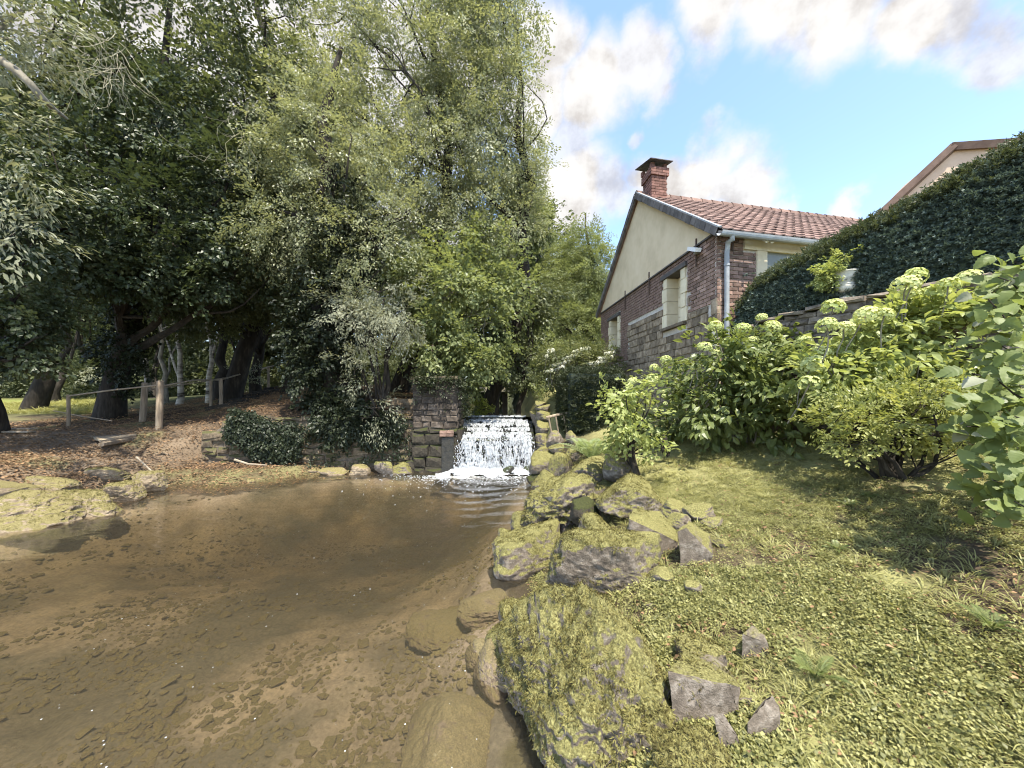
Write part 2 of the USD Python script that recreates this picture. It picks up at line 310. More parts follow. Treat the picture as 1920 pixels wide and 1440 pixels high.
M['litter'] = ramp_mat('dry_leaf', [(.3, (.10, .06, .03)), (.6, (.22, .135, .07)), (.8, (.34, .24, .14))], scale=3, rough=.9, rnd=.5)
M['soilbody'] = ramp_mat('hedge_inside', [(.3, (.022, .032, .026)), (.7, (.045, .06, .048))], scale=3, rough=.95, rnd=0)
M['foam'] = ramp_mat('foam', [(.3, (.26, .275, .29)), (.7, (.50, .52, .54))], scale=9, rough=.55, rnd=.06, spec=.4)

M['poplar'] = leaf_mat('poplar_leaf', [(.16, .175, .09), (.235, .25, .135), (.32, .33, .19), (.43, .435, .29)], trans=.42, rough=.4, spec=.5)
M['willow'] = leaf_mat('silver_leaf', [(.155, .165, .105), (.225, .235, .155), (.31, .315, .22), (.40, .40, .30)], trans=.3, rough=.45)
M['hazel'] = leaf_mat('hazel_leaf', [(.14, .165, .065), (.22, .25, .105), (.31, .335, .155)], trans=.45)
M['maple'] = leaf_mat('maple_leaf', [(.036, .05, .022), (.065, .083, .037), (.11, .13, .065)], trans=.3, rough=.42, spec=.4)
M['darkwood'] = leaf_mat('woodland_leaf', [(.065, .078, .034), (.115, .132, .06), (.18, .195, .10)], trans=.38)
M['ivy'] = leaf_mat('ivy_leaf', [(.014, .02, .009), (.028, .036, .016), (.05, .058, .028)], trans=.1, rough=.45, spec=.3)
M['yew'] = leaf_mat('yew_leaf', [(.09, .125, .108), (.15, .195, .16), (.23, .27, .205)], trans=.12, rough=.45)
M['yewtip'] = leaf_mat('yew_tip', [(.06, .075, .036), (.11, .125, .055)], trans=.3)
M['hydleaf'] = leaf_mat('hydrangea_leaf', [(.10, .13, .04), (.19, .22, .075), (.30, .32, .13)], trans=.38, rough=.4)
M['hydleaf_light'] = leaf_mat('lime_hydrangea_leaf', [(.22, .26, .085), (.33, .365, .135), (.44, .46, .21)], trans=.42, rough=.4)
M['bloom'] = leaf_mat('hydrangea_bloom', [(.42, .47, .19), (.55, .58, .29), (.66, .67, .43)], trans=.3, rough=.7, spec=.1)
M['whitebloom'] = leaf_mat('white_bloom', [(.62, .62, .50), (.78, .77, .68), (.85, .84, .78)], trans=.25, rough=.7, spec=.1)
M['pinkbloom'] = leaf_mat('pink_bloom', [(.55, .25, .30), (.72, .42, .48)], trans=.3, rough=.7, spec=.1)
M['acer'] = leaf_mat('golden_shrub_leaf', [(.17, .195, .06), (.29, .31, .105), (.40, .40, .15), (.44, .40, .16)], trans=.42)
M['bigleaf'] = leaf_mat('large_leaf', [(.13, .17, .055), (.22, .26, .09), (.33, .36, .16)], trans=.42, rough=.5, spec=.3)
M['paleleaf'] = leaf_mat('silvery_leaf', [(.21, .22, .15), (.29, .295, .21)], trans=.25, rough=.6, spec=.25)
M['fern'] = leaf_mat('fern_leaf', [(.20, .25, .11), (.29, .34, .17), (.36, .40, .22)], trans=.4)
M['clover'] = leaf_mat('clover_leaf', [(.12, .125, .045), (.275, .268, .10), (.42, .40, .178), (.5, .47, .27)], trans=.3, rough=.5)
M['grass'] = leaf_mat('grass_blade', [(.17, .17, .06), (.28, .27, .10), (.38, .36, .16), (.45, .40, .23)], trans=.3)
M['mosstuft'] = leaf_mat('moss_tuft', [(.045, .036, .015), (.15, .135, .045), (.32, .295, .11), (.26, .215, .13)], trans=.25, rough=.8, spec=.1)
M['limebush'] = leaf_mat('lime_bush', [(.19, .22, .035), (.28, .30, .06)], trans=.45)
M['rose'] = leaf_mat('rose_leaf', [(.09, .11, .04), (.16, .17, .07), (.24, .23, .11)], trans=.35)
M['boxleaf'] = leaf_mat('box_hedge_leaf', [(.022, .03, .012), (.045, .055, .022), (.075, .085, .035)], trans=.15)

# ground: the colour of the soil, moss or mud itself is stored per vertex
nodes = {"at": ("attribute", {"attribute": "tint"}), "geo": ("geometry", {}), "n": ("noise_texture", {"scale": 24.0, "detail": 8.0, "roughness": .7}), "mr": ("map_range", {"from_min": .25, "from_max": .75, "to_min": .55, "to_max": 1.45}),
         "h": ("hsv", {}), "p": ("principled_bsdf", {"roughness": .95, "specular_ior_level": .15}), "n2": ("noise_texture", {"scale": 60.0, "detail": 6.0, "roughness": .7}), "b": ("bump", {"strength": .8, "distance": .02})}
links = [("geo.position", "n.vector"), ("geo.position", "n2.vector"), ("n.fac", "mr.value"), ("mr.result", "h.value"), ("at.color", "h.color"), ("h.color", "p.base_color"), ("n2.fac", "b.height"), ("b.normal", "p.normal")]
M['ground'] = usdkit.material(stage, '/World/Looks/soil', nodes, links, surface="p.BSDF")

# water: a clear, brownish body under a rippled, reflecting surface
nodes = {"fr": ("fresnel", {"IOR": 1.33}), "tr": ("transparent_bsdf", {"color": (.95, .93, .88)}), "gl": ("glossy_bsdf", {"roughness": .06, "color": (1, 1, 1)}), "m": ("mix_closure", {}), "ab": ("absorption_volume", {"color": (.66, .625, .485), "density": 1.4}),
         "df": ("diffuse_bsdf", {"color": (.105, .088, .056)}), "m0": ("mix_closure", {"fac": .14}),
         "geo": ("geometry", {}), "mp": ("mapping", {"scale": (1.0, 2.2, 1.0), "rotation": (0, 0, .25)}), "n": ("noise_texture", {"scale": 3.5, "detail": 4.0, "roughness": .55, "distortion": .4}), "b": ("bump", {"strength": .12, "distance": .04})}
links = [("geo.position", "mp.vector"), ("mp.vector", "n.vector"), ("n.fac", "b.height"), ("b.normal", "fr.normal") if False else ("b.normal", "gl.normal"), ("tr.BSDF", "m0.closure1"), ("df.BSDF", "m0.closure2"), ("fr.fac", "m.fac"), ("m0.closure", "m.closure1"), ("gl.BSDF", "m.closure2")]
M['water'] = usdkit.material(stage, '/World/Looks/pool_water', nodes, links, surface="m.closure", volume="ab.volume")
M['streamwater'] = usdkit.material(stage, '/World/Looks/stream_water', {"fr": ("fresnel", {"IOR": 1.33}), "d": ("principled_bsdf", {"base_color": (.06, .055, .035), "roughness": .1}), "g": ("glossy_bsdf", {"roughness": .05, "color": (1, 1, 1)}), "m": ("mix_closure", {})},
                                   [("fr.fac", "m.fac"), ("d.BSDF", "m.closure1"), ("g.BSDF", "m.closure2")], surface="m.closure")
M['fall'] = usdkit.material(stage, '/World/Looks/falling_water', {"p": ("principled_bsdf", {"base_color": (.56, .58, .60), "roughness": .35, "specular_ior_level": .5}), "t": ("translucent_bsdf", {"color": (.6, .63, .66)}), "m": ("mix_closure", {"fac": .35}),
    "geo": ("geometry", {}), "mp": ("mapping", {"scale": (38., 14., 9.)}), "n": ("noise_texture", {"scale": 1.0, "detail": 5.0, "roughness": .65, "distortion": .5}), "mr": ("map_range", {"range_type": "smoothstep", "from_min": .36, "from_max": .62, "to_min": .12, "to_max": .95, "clamp": True}),
    "tr": ("transparent_bsdf", {"color": (.92, .95, .96)}), "mm": ("mix_closure", {})},
    [("p.BSDF", "m.closure1"), ("t.BSDF", "m.closure2"), ("geo.position", "mp.vector"), ("mp.vector", "n.vector"), ("n.fac", "mr.value"), ("mr.result", "mm.fac"), ("tr.BSDF", "mm.closure1"), ("m.closure", "mm.closure2")], surface="mm.closure")

# ------------------------------------------------------------------ terrain
POOL = np.array([(-.10, -6), (-.05, 0), (-.03, 2.0), (-.02, 2.5), (-.18, 3.2), (.02, 3.6), (-.10, 4.27), (.10, 5.76), (.22, 6.73), (.38, 8.86), (.60, 9.4), (.62, 11.5), (-1.62, 11.5), (-1.55, 9.75), (-2.8, 9.75),
                 (-3.8, 9.45), (-4.77, 9.2), (-5.4, 8.6), (-6.12, 7.75), (-7.3, 8.0), (-7.15, 7.1), (-7.6, 6.3), (-7.7, 5.4), (-9.2, 3.5), (-12, 1), (-15, -6)])
G0, GU = np.array([3.74, 6.8, 0]), unit(np.array([-.0733, .9973, 0])); GN = np.array([-GU[1], GU[0], 0])       # gable wall: along GU, facing GN
LU = unit(np.array([.9776, .2106, 0])); LN = np.array([LU[1], -LU[0], 0])                                       # long wall: along LU, facing LN
W0, W1 = np.array([3.95, 6.62]), np.array([6.6, 1.9])                                                            # garden wall under the yew hedge
WU = unit(W1 - W0); WN = np.array([WU[1], -WU[0]])                                                                # WN points to the lawn side (-x)
if WN[0] > 0: WN = -WN
CHAN = np.array([(-.5, 11.4), (-.6, 15), (-1.0, 20), (-1.3, 30), (-1.0, 45)])                                   # stream above the fall

CTRL = np.array([(0.2, 1.0, .3), (1.0, 2.3, .36), (2, 1.5, .45), (1.0, -1, .3), (4, -3, .8), (9, -5, 1.3), (1.49, 3.06, .52), (3.1, 2.0, .85), (3.9, 3.7, 1.18), (4.8, 3.6, 1.36), (5.5, 1.5, 1.3), (3.0, 4.5, 1.05), (3.2, 6.4, 1.22), (1.63, 5, .80), (1.2, 6.5, .80), (2.2, 6.8, 1.08), (1.3, 8, .92), (1.4, 9.4, 1.02), (2.7, 8.3, 1.25),
                 (2.2, 11.6, 2.55), (2.8, 10.4, 2.3), (3.0, 13.5, 2.95), (1.3, 12.2, 2.0), (1.2, 15, 2.0), (3, 17, 3.0), (6, 20, 3.0), (12, 10, 3.1), (8, 24, 3.0), (30, 20, 4.5), (30, 0, 3),
                 (-8.3, 7.6, .55), (-8.6, 6.0, .45), (-10.6, 7.7, .72), (-10.0, 4.5, .5), (-14, 4, .8), (-12, 10, 1.0), (-9.9, 10.5, 1.05), (-8.0, 8.9, .35), (-9.0, 9.0, .55), (-14.9, 10.9, 1.12), (-19.8, 16, 1.45), (-14, 16, 1.6), (-25, 25, 1.9), (-30, 10, 1.4),
                 (-8.6, 10.4, .9), (-8.2, 10.9, 1.4), (-10.6, 13.3, 1.5), (-11.7, 18, 2.3), (-8, 12.5, 1.9), (-6.5, 11.0, 1.75), (-5, 10.8, 1.5), (-3.3, 10.4, 1.4), (-3.0, 12.5, 2.0), (-5, 13, 2.1), (-2.6, 14, 1.9), (-6, 18, 2.5), (-10, 25, 2.7), (-3, 22, 2.0), (2, 24, 2.2), (0, 50, 3.5), (-30, 45, 3.5), (30, 50, 5),
                 (-200, 0, 4), (200, 0, 6), (0, 250, 12), (0, -200, 1), (-200, 250, 10), (200, 250, 12)])
RBF = RBFInterpolator(CTRL[:, :2], CTRL[:, 2], kernel='linear', neighbors=24)


def seg_dist(x, y, poly, closed=True):
    d = np.full(x.shape, 1e9); n = len(poly)
    for i in range(n if closed else n - 1):
        a, b = poly[i], poly[(i + 1) % n]; ab = b - a
        t = np.clip(((x - a[0]) * ab[0] + (y - a[1]) * ab[1]) / (ab @ ab), 0, 1)
        d = np.minimum(d, np.hypot(x - a[0] - t * ab[0], y - a[1] - t * ab[1]))
    return d


def inside(x, y, poly):
    c = np.zeros(x.shape, bool); n = len(poly)
    for i in range(n):
        a, b = poly[i], poly[(i + 1) % n]
        if a[1] != b[1]:
            c ^= ((a[1] > y) != (b[1] > y)) & (x < (b[0] - a[0]) * (y - a[1]) / (b[1] - a[1]) + a[0])
    return c


def pool_sd(x, y):
    return np.where(inside(x, y, POOL), -1, 1) * seg_dist(x, y, POOL)


WALL_Y = 9.98


def height(x, y):
    x, y = np.asarray(x, float), np.asarray(y, float)
    T = RBF(np.stack([x.ravel(), y.ravel()], 1)).reshape(x.shape)
    p3 = np.stack([x, y, np.zeros_like(x)], -1)
    near = ss(40, 15, np.hypot(x, y))
    T = T + near * ((fbm(p3 * 1.7, 4, 3) - .5) * .12 + (fbm(p3 * 7, 3, 9) - .5) * .035)
    # left of the fall the bank is held by a stone wall
    inw = ss(-8.9, -8.1, x) * ss(-1.0, -1.6, x)
    low = .04 + .16 * ss(0, 1.2, pool_sd(x, y))
    T = T * (1 - inw) + inw * (low + (T - low) * ss(WALL_Y + .12, WALL_Y + .4, y))
    # terrace behind the garden wall
    s = -((x - W0[0]) * WN[0] + (y - W0[1]) * WN[1]); g = (x - G0[0]) * -GN[0] + (y - G0[1]) * -GN[1]
    T = T + (np.maximum(T, 3.0) - T) * ss(.12, .4, s) * ss(.05, .3, g)
    # stream above the fall
    dc = seg_dist(x, y, CHAN, False)
    T = np.where(y > 11.3, 1.0 + (T - 1.0) * ss(1.0, 1.9, dc), T)
    d = pool_sd(x, y)
    w = np.where(x > -1.2, np.interp(y, [0, 2, 3.2, 7.5, 9.2], [.5, .9, 1.45, 1.5, .5]), 1.1 + 1.6 * ss(8.6, 7.6, y) * ss(-5.8, -6.8, x))
    out = -.10 + (T + .10) * ss(-.02, 1, d / w)
    bed = -.13 - .36 * ss(0, .8, -d) - .65 * ss(3.0, 7.5, y + .25 * x + 1) * ss(.2, 2.2, -d) + (fbm(p3 * 1.3, 4, 21) - .5) * .18 + (fbm(p3 * 5, 4, 5) - .5) * .13
    bed = np.minimum(bed, -.08)
    return np.where(d > 0, out, bed)


def axis(lo, hi, fine0, fine1, h):
    a = np.arange(fine0, fine1, h)
    g = h * 1.13 ** np.arange(1, 80)
    right = fine1 + np.cumsum(g); left = fine0 - np.cumsum(g)
    return np.concatenate([left[left > lo][::-1], a, right[right < hi]])


gx, gy = axis(-600, 600, -13, 7, .075), axis(-300, 700, -.5, 14, .075)
X, Y = np.meshgrid(gx, gy, indexing='ij')
Z = height(X, Y)
tv = np.stack([X, Y, Z], -1).reshape(-1, 3)
i, j = np.meshgrid(np.arange(len(gx) - 1), np.arange(len(gy) - 1), indexing='ij')
k = i * len(gy) + j
tf = np.vstack([np.stack([k, k + len(gy), k + len(gy) + 1], -1).reshape(-1, 3), np.stack([k, k + len(gy) + 1, k + 1], -1).reshape(-1, 3)])
p3 = np.stack([X, Y, X * 0], -1)
n1, n2, n3 = fbm(p3 * .9, 5, 31), fbm(p3 * 3.1, 5, 33), fbm(p3 * 9, 3, 35)
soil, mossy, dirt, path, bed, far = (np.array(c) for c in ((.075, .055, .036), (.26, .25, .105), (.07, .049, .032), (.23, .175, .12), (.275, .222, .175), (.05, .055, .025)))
right = ss(-1.0, -.2, X)[..., None]
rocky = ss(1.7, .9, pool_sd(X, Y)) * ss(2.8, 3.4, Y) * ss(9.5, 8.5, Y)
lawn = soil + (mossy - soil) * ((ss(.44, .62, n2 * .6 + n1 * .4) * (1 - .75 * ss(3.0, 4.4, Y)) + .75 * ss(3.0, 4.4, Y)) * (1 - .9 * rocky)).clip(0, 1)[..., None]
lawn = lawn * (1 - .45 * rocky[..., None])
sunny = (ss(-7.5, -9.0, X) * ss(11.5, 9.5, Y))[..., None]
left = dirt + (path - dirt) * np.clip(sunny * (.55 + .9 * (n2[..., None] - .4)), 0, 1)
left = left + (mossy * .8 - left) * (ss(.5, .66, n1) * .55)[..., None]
grassy = (ss(13, 15, Y) * ss(-11.5, -13.5, X) * ss(24, 20, Y) * ss(-1.02, -1.14, X / np.maximum(Y, .1)))[..., None]
left = left + (np.array([.17, .19, .05]) - left) * grassy
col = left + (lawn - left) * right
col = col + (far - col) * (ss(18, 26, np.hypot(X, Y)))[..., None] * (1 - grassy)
sd = pool_sd(X, Y)
mud = np.array([.055, .042, .028])
col = col + (mud - col) * (ss(.5, .05, sd) * (sd > 0) * .8)[..., None]
bedc = bed * (.55 + .9 * n2[..., None])
bedc = bedc + (np.array([.095, .085, .06]) - bedc) * (ss(.40, .62, n1))[..., None] * .8
col = np.where((sd < 0)[..., None], bedc, col)
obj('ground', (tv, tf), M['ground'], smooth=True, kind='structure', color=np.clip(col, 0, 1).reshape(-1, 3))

# pool water: closed body, its top rippled
wx, wy = np.unique(np.concatenate([np.arange(-16, -9, .25), np.arange(-9, 1.4, .05)])), np.unique(np.concatenate([np.arange(-7, 1, .25), np.arange(1, 10.4, .05)]))
X, Y = np.meshgrid(wx, wy, indexing='ij')
rip = ss(9.0, 1.0, np.hypot(X + .4, Y - 9.6)) 
q = np.stack([X, Y, X * 0], -1)
Z = rip * ((fbm(q * np.array([1.6, 5.0, 1]), 3, 51) - .5) * .035) + (fbm(q * np.array([1.2, 2.2, 1]), 3, 52) - .5) * .014
Z += .012 * rip * np.sin(np.hypot(X + .4, Y - 9.6) * 14 + 6 * fbm(q * .9, 2, 55)) * ss(5, 1, np.hypot(X + .4, Y - 9.6))
nx, ny = len(wx), len(wy)
wv = np.stack([X, Y, Z], -1).reshape(-1, 3)
i, j = np.meshgrid(np.arange(nx - 1), np.arange(ny - 1), indexing='ij'); k = i * ny + j
wf = [np.stack([k, k + ny, k + ny + 1], -1).reshape(-1, 3), np.stack([k, k + ny + 1, k + 1], -1).reshape(-1, 3)]
rim = np.concatenate([np.arange(nx) * ny, (nx - 1) * ny + np.arange(1, ny), np.arange(nx - 2, -1, -1) * ny + ny - 1, np.arange(ny - 2, 0, -1)])
low = wv[rim].copy(); low[:, 2] = -1.6; b0 = len(wv); m = len(rim); e = np.arange(m); e2 = (e + 1) % m
wv = np.vstack([wv, low, [[low[:, 0].mean(), low[:, 1].mean(), -1.6]]])
wf += [np.stack([rim[e], b0 + e, b0 + e2], 1), np.stack([rim[e], b0 + e2, rim[e2]], 1), np.stack([b0 + e2, b0 + e, np.full(m, b0 + m)], 1)]
obj('pool_water', (wv, np.vstack(wf)), M['water'], smooth=50, kind='structure')

# the stream that feeds the fall
ch = []
for t in np.linspace(0, 1, 40):
    y = 11.35 + t * 33; x = np.interp(y, CHAN[:, 1], CHAN[:, 0]); ch.append([(x - 1.7, y, 1.352), (x + 1.7, y, 1.352)])
ch = np.array(ch).reshape(-1, 3); k = np.arange(39)[:, None] * 2
obj('stream_water', (ch, np.concatenate([k + [0, 1, 3], k + [0, 3, 2]])), M['streamwater'], kind='structure')

# ------------------------------------------------------------------ the house
house = thing('mill_house', 'brick and stone gabled house with clay tile roof and tall cream rendered gable', 'house')
EAVE, PEAK, GL = 5.0, 7.42, 6.82
ridge0 = G0 + GU * GL / 2
mb = MB()     # brick core of both walls (its face shows as the mortar)

for a_, b_, c_, d_ in [(.012, GL, .8, 3.35), (.012, GL, 4.90, EAVE), (.012, 1.02 + .2, 3.35, 4.9), (1.90, 5.06, 3.35, 4.9), (5.76, GL, 3.35, 4.9), (1.22, 1.90, 3.35, 3.57), (5.06, 5.76, 3.35, 3.48), (1.22, 1.90, 4.74, 4.9), (5.06, 5.76, 4.54, 4.9)]:
    mb.add(*fbox(G0, GU, GN, a_, b_, c_, d_, -.07, -.022))
    mb.add(*fbox(G0, GU, GN, max(a_, .12), b_, c_, d_, -.40, -.0702))
mb.add(*fbox(G0, LU, LN, .012, 9, .8, 5.1, -.07, -.022)); mb.add(*fbox(G0, LU, LN, .12, 9, .8, 5.1, -.40, -.075))
obj('wall', mb.get(), M['mortar'], house)
mb = MB(); mb.add(*fbox(G0, GU, GN, GL - .4, GL, .8, EAVE, -9, -.41)); obj('rear_wall', mb.get(), M['mortar'], house)
# rendered gable triangle, its bottom edge a drip 2 cm proud of the brick
c = np.array([(-.02, EAVE), (GL + .02, EAVE), (GL / 2, PEAK - .02)])
gv = np.vstack([G0 + np.outer(c[:, 0], GU) + GN * dd + np.outer(c[:, 1], [0, 0, 1]) for dd in (.022, -.3)])
obj('gable_render', (gv, [(0, 2, 1), (3, 4, 5), (0, 1, 4), (0, 4, 3), (1, 2, 5), (1, 5, 4), (2, 0, 3), (2, 3, 5)]), M['stucco'], house)
obj('drip_edge', fbox(G0, GU, GN, -.03, GL + .03, EAVE - .035, EAVE - .002, -.02, .04), M['slate'], house)

WIN = [(1.02, 2.10, 3.51, 4.82, 1.26, 1.86), (4.87, 5.98, 3.42, 4.62, 5.10, 5.72)]
rb = np.random.default_rng(11)


def stone_top(u): return 3.72 if u < 1.0 else 4.18 if u < 4.25 else 3.05


def hits(u0, u1, z0, z1):
    for a, b, c, d, _, _ in WIN:
        if u1 > a and u0 < b and z1 > c and z0 < d: return True
    return False


def clip_u(u0, u1, z0, z1):
    """the pieces of a course element that the window surrounds leave"""
    for a, b, c, d, _, _ in WIN:
        if z1 > c + .01 and z0 < d - .01 and u1 > a and u0 < b:
            out = []
            if u0 < a - .04: out.append((u0, a - .006))
            if u1 > b + .04: out.append((b + .006, u1))
            return out
    return [(u0, u1)]


bricks = []
CH, BL = .0735, .226
J = .016
z, row = EAVE - .04, 0
while z > .9:
    z0, z1 = z - CH + J, z
    u = -.0 + (0 if row % 2 else BL / 2)
    u = u if row % 2 else 0.0
    first = True
    while u < GL - .03:
        L = (BL / 2 if (first and row % 2 == 0) else BL); first = False
        u1 = min(u + L - J, GL)
        if z0 >= stone_top((u + u1) / 2) - .02:
            for a, b in clip_u(u, u1, z0, z1):
                bricks.append((abs(G0[1] + a), fbox(G0, GU, GN, a, b, z0, z1, -.05, rb.normal() * .0022, .0012, rb)))
        u += L
    z -= CH; row += 1
z, row = 5.03, 0
while z > 1.0:
    z0, z1 = z - CH + J, z
    u, first = 0.006, True
    while u < .84:
        L = (BL / 2 if (first and row % 2) else BL); first = False
        lim = .56 if z1 > 4.70 else .84
        u1 = min(u + L - J, lim)
        if u1 - u > .03:
            bricks.append((G0[1] - 3, fbox(G0, LU, LN, u, u1, z0, z1, -.05, rb.normal() * .0022, .0012, rb)))
        u += L
    z -= CH; row += 1
bricks.sort(key=lambda t: t[0])
for _, vf in bricks[:300]: obj('brick', vf, M['brick'], house)
mb = MB(); [mb.add(*vf) for _, vf in bricks[300:]]
obj('far_brick', mb.get(), M['brick'], house, kind='stuff')

nst = 0
z = 1.0
while z < 4.2:
    h = rb.uniform(.135, .195)
    if z + h > 3.6 and z < 3.68: h = 3.715 - z if 3.715 - z > .09 else h
    u = .30 if int(z * 10) % 2 else .2
    while u < GL:
        L = rb.uniform(.2, .42); u1 = min(u + L - .014, GL)
        if stone_top((u + u1) / 2) >= z + h - .03 and z > 1.0 + max(0, (u - 1) * .27):
            for a, b in clip_u(u, u1, z, z + h):
                if b - a > .05:
                    obj('wall_stone', rbox(G0, GU, GN, a, b, z + .006, z + h - .006, -.06, .006 + rb.uniform(-.006, .012), .012, .004, rb), M['wallstone'], house); nst += 1
        u += L
    z += h
# pale corner stones of the lower wall
z, kq = 1.1, 0
while z < 3.70:
    h = .30
    wq = .30 if kq % 2 else .2
    obj('corner_stone', rbox(G0, GU, GN, .004, wq - .012, z + .006, z + h - .006, -.06, .010, .012, .003, rb), M['cream' if kq % 3 == 0 else 'wallstone'], house); z += h; kq += 1
# window surrounds
for wi, (a, b, c, d, oa, ob) in enumerate(WIN):
    w_ = obj('window', fbox(G0, GU, GN, oa - .06, ob + .06, c + .02, d - .06, -.45, -.27), M['cream'], house, label='bricked-up window recess, cream stone')
    zz, kk = c + .07, 0
    while zz < d - .1:
        h = min((d - .1 - c) / 4, d - .1 - zz)
        e = .0 if kk % 2 else .07
        obj('frame', rbox(G0, GU, GN, a + .05 - e + .01, oa, zz + .004, zz + h - .004, -.262, .018, .006, .001, rb), M['cream'], w_)
        obj('frame', rbox(G0, GU, GN, ob, b - .06 + e - .01, zz + .004, zz + h - .004, -.262, .018, .006, .001, rb), M['cream'], w_)
        zz += h; kk += 1
    for r_ in range(5):
        h = (d - .1 - c - .07) / 5; zz = c + .07 + r_ * h
        obj('block', rbox(G0, GU, GN, oa + .004, ob - .004, zz + .003, zz + h - .003, -.30, -.255, .006, .001, rb), M['cream'], w_)
    obj('lintel', fbox(G0, GU, GN, a - .02, b + .02, d - .095, d, -.262, .05), M['slate'], w_)
    obj('sill', fbox(G0, GU, GN, a + .04, b - .02, c, c + .065, -.262, .075), M['wallstone'], w_)
# iron wall ties
for u_, zt in ((.62, 5.12), (2.75, 5.16), (4.38, 5.14)):
    obj('wall_tie', fbox(G0, GU, GN, u_ - .012, u_ + .012, zt - .55, zt, .024, .05), M['iron'], house)
obj('wall_tie', fbox(G0, LU, LN, .30, .33, 4.66, 5.0, .006, .03), M['iron'], house)
# long wall: cream lintel band, jamb and window
obj('stone_band', fbox(G0, LU, LN, .575, 1.75, 4.715, 5.07, -.06, .02), M['cream'], house)
obj('stone_band', fbox(G0, LU, LN, 1.756, 3.2, 4.715, 5.07, -.06, .02), M['cream'], house)
w_ = obj('window', fbox(G0, LU, LN, 1.08, 2.4, 3.4, 4.71, -.06, -.015), M['darkglass'], house)
obj('frame', fbox(G0, LU, LN, .855, 1.075, 4.3, 4.712, -.06, .018), M['cream'], w_); obj('frame', fbox(G0, LU, LN, .855, 1.075, 3.4, 4.296, -.06, .018), M['cream'], w_)
def slab(O, a, b, n, L, W, t0, t1):
    c = [(0, 0, t0), (L, 0, t0), (L, W, t0), (0, W, t0), (0, 0, t1), (L, 0, t1), (L, W, t1), (0, W, t1)]
    v = np.array([O + a * x + b * y + n * z for x, y, z in c]); f = BOXF
    return (v, f if np.dot(np.cross(a, b), n) > 0 else f[:, ::-1])


# lamps
lamp = obj('wall_lamp', slab(G0 + GU * .42 + GN * .06 + np.array([0, 0, 4.78]), unit(GU * .9 + np.array([0, 0, .42])), unit(np.cross(unit(GU * .9 + np.array([0, 0, .42])), GN)), GN, .32, .07, 0, .12), M['whiteplastic'], house); obj('bracket', fbox(G0, GU, GN, .52, .60, 4.80, 4.86, .02, .10), M['zinc'], lamp)
for s_ in (.86, .98):
    c0 = G0 + LU * s_ + LN * .06 + np.array([0, 0, 4.90])
    obj('spotlight', tube([c0, c0 + LN * .06, c0 + LN * .10 + [0, 0, -.03], c0 + LN * .17 + [0, 0, -.08]], [.02, .022, .045, .05], 10), M['whiteplastic'], house)
# roof: two slopes laid on a deck
hw = GL / 2
slope = np.array([0, 0, 0]) + (ridge0 - G0)[:] ; up = PEAK + .06 - (EAVE + .05)
SL = math.hypot(hw, up); su = GU * (hw / SL) + np.array([0, 0, up / SL]); sn = np.array([-GU[0] * up / SL, -GU[1] * up / SL, hw / SL])
E0 = G0 + np.array([0, 0, EAVE + .05]) - su * .22 - LU * .10
RL = 10.0


roof = obj('roof', slab(E0, LU, su, sn, RL, SL + .22, -.05, .0), M['slate'], house)
gu2 = -GU * (hw / SL) + np.array([0, 0, up / SL]); gn2 = np.array([GU[0] * up / SL, GU[1] * up / SL, hw / SL])
E1 = G0 + GU * GL + np.array([0, 0, EAVE + .05]) - gu2 * .22 - LU * .10
obj('rear_slope', slab(E1, LU, gu2, gn2, RL, SL + .22, -.05, .035), M['tile'], roof)
TW, TH = .225, .27
tiles, nr = [], int((SL + .22) / TH)
rows = (SL + .22) / nr


def roof_tile(x0, y0):
    ang = rb.normal() * .006
    xs = np.array([0, .04, .07, .15, .19, TW - .003]); zs = np.array([.030, .036, .020, .018, .024, .030]) + rb.normal() * .003
    v = []
    for yy, lift in ((0, .028), (rows + .03, .0)):
        for x_, z_ in zip(xs, zs): v.append(E0 + LU * (x0 + x_ + ang * yy) + su * (y0 + yy) + sn * (z_ + lift))
    for x_, z_ in zip(xs, zs): v.append(E0 + LU * (x0 + x_) + su * y0 + sn * (z_ + .008))
    f = []
    for q_ in range(5):
        f += [(q_, q_ + 1, q_ + 7), (q_, q_ + 7, q_ + 6), (12 + q_, 13 + q_, q_ + 1), (12 + q_, q_ + 1, q_)]
    return np.array(v), np.array(f)


for r_ in range(nr):
    for c_ in range(int(RL / TW)):
        x0 = c_ * TW
        tiles.append((x0 * 1.0 + r_ * .12, roof_tile(x0, r_ * rows)))
tiles.sort(key=lambda t: t[0])
for _, vf in tiles[:300]: obj('roof_tile', vf, M['tile'], roof)
mb = MB(); [mb.add(*vf) for _, vf in tiles[300:]]; obj('far_roof_tile', mb.get(), M['tile'], roof, kind='stuff')
R0 = ridge0 + np.array([0, 0, PEAK + .07]) - LU * .12
for q_ in range(30):
    a = R0 + LU * q_ * .335
    hoop = [(-.13, -.06), (-.10, .03), (-.04, .075), (.04, .075), (.10, .03), (.13, -.06)]
    v = np.array([a + LU * (x_ + .0) + GU * y_ * (1 + g_) + np.array([0, 0, z_ * (1 + g_)]) for x_, g_ in ((0, .18), (.36, 0)) for y_, z_ in hoop])
    f = [t_ for e_ in range(5) for t_ in ((e_, e_ + 1, e_ + 7), (e_, e_ + 7, e_ + 6))]
    obj('ridge_tile', (v, np.array(f)), M['tile'], roof)
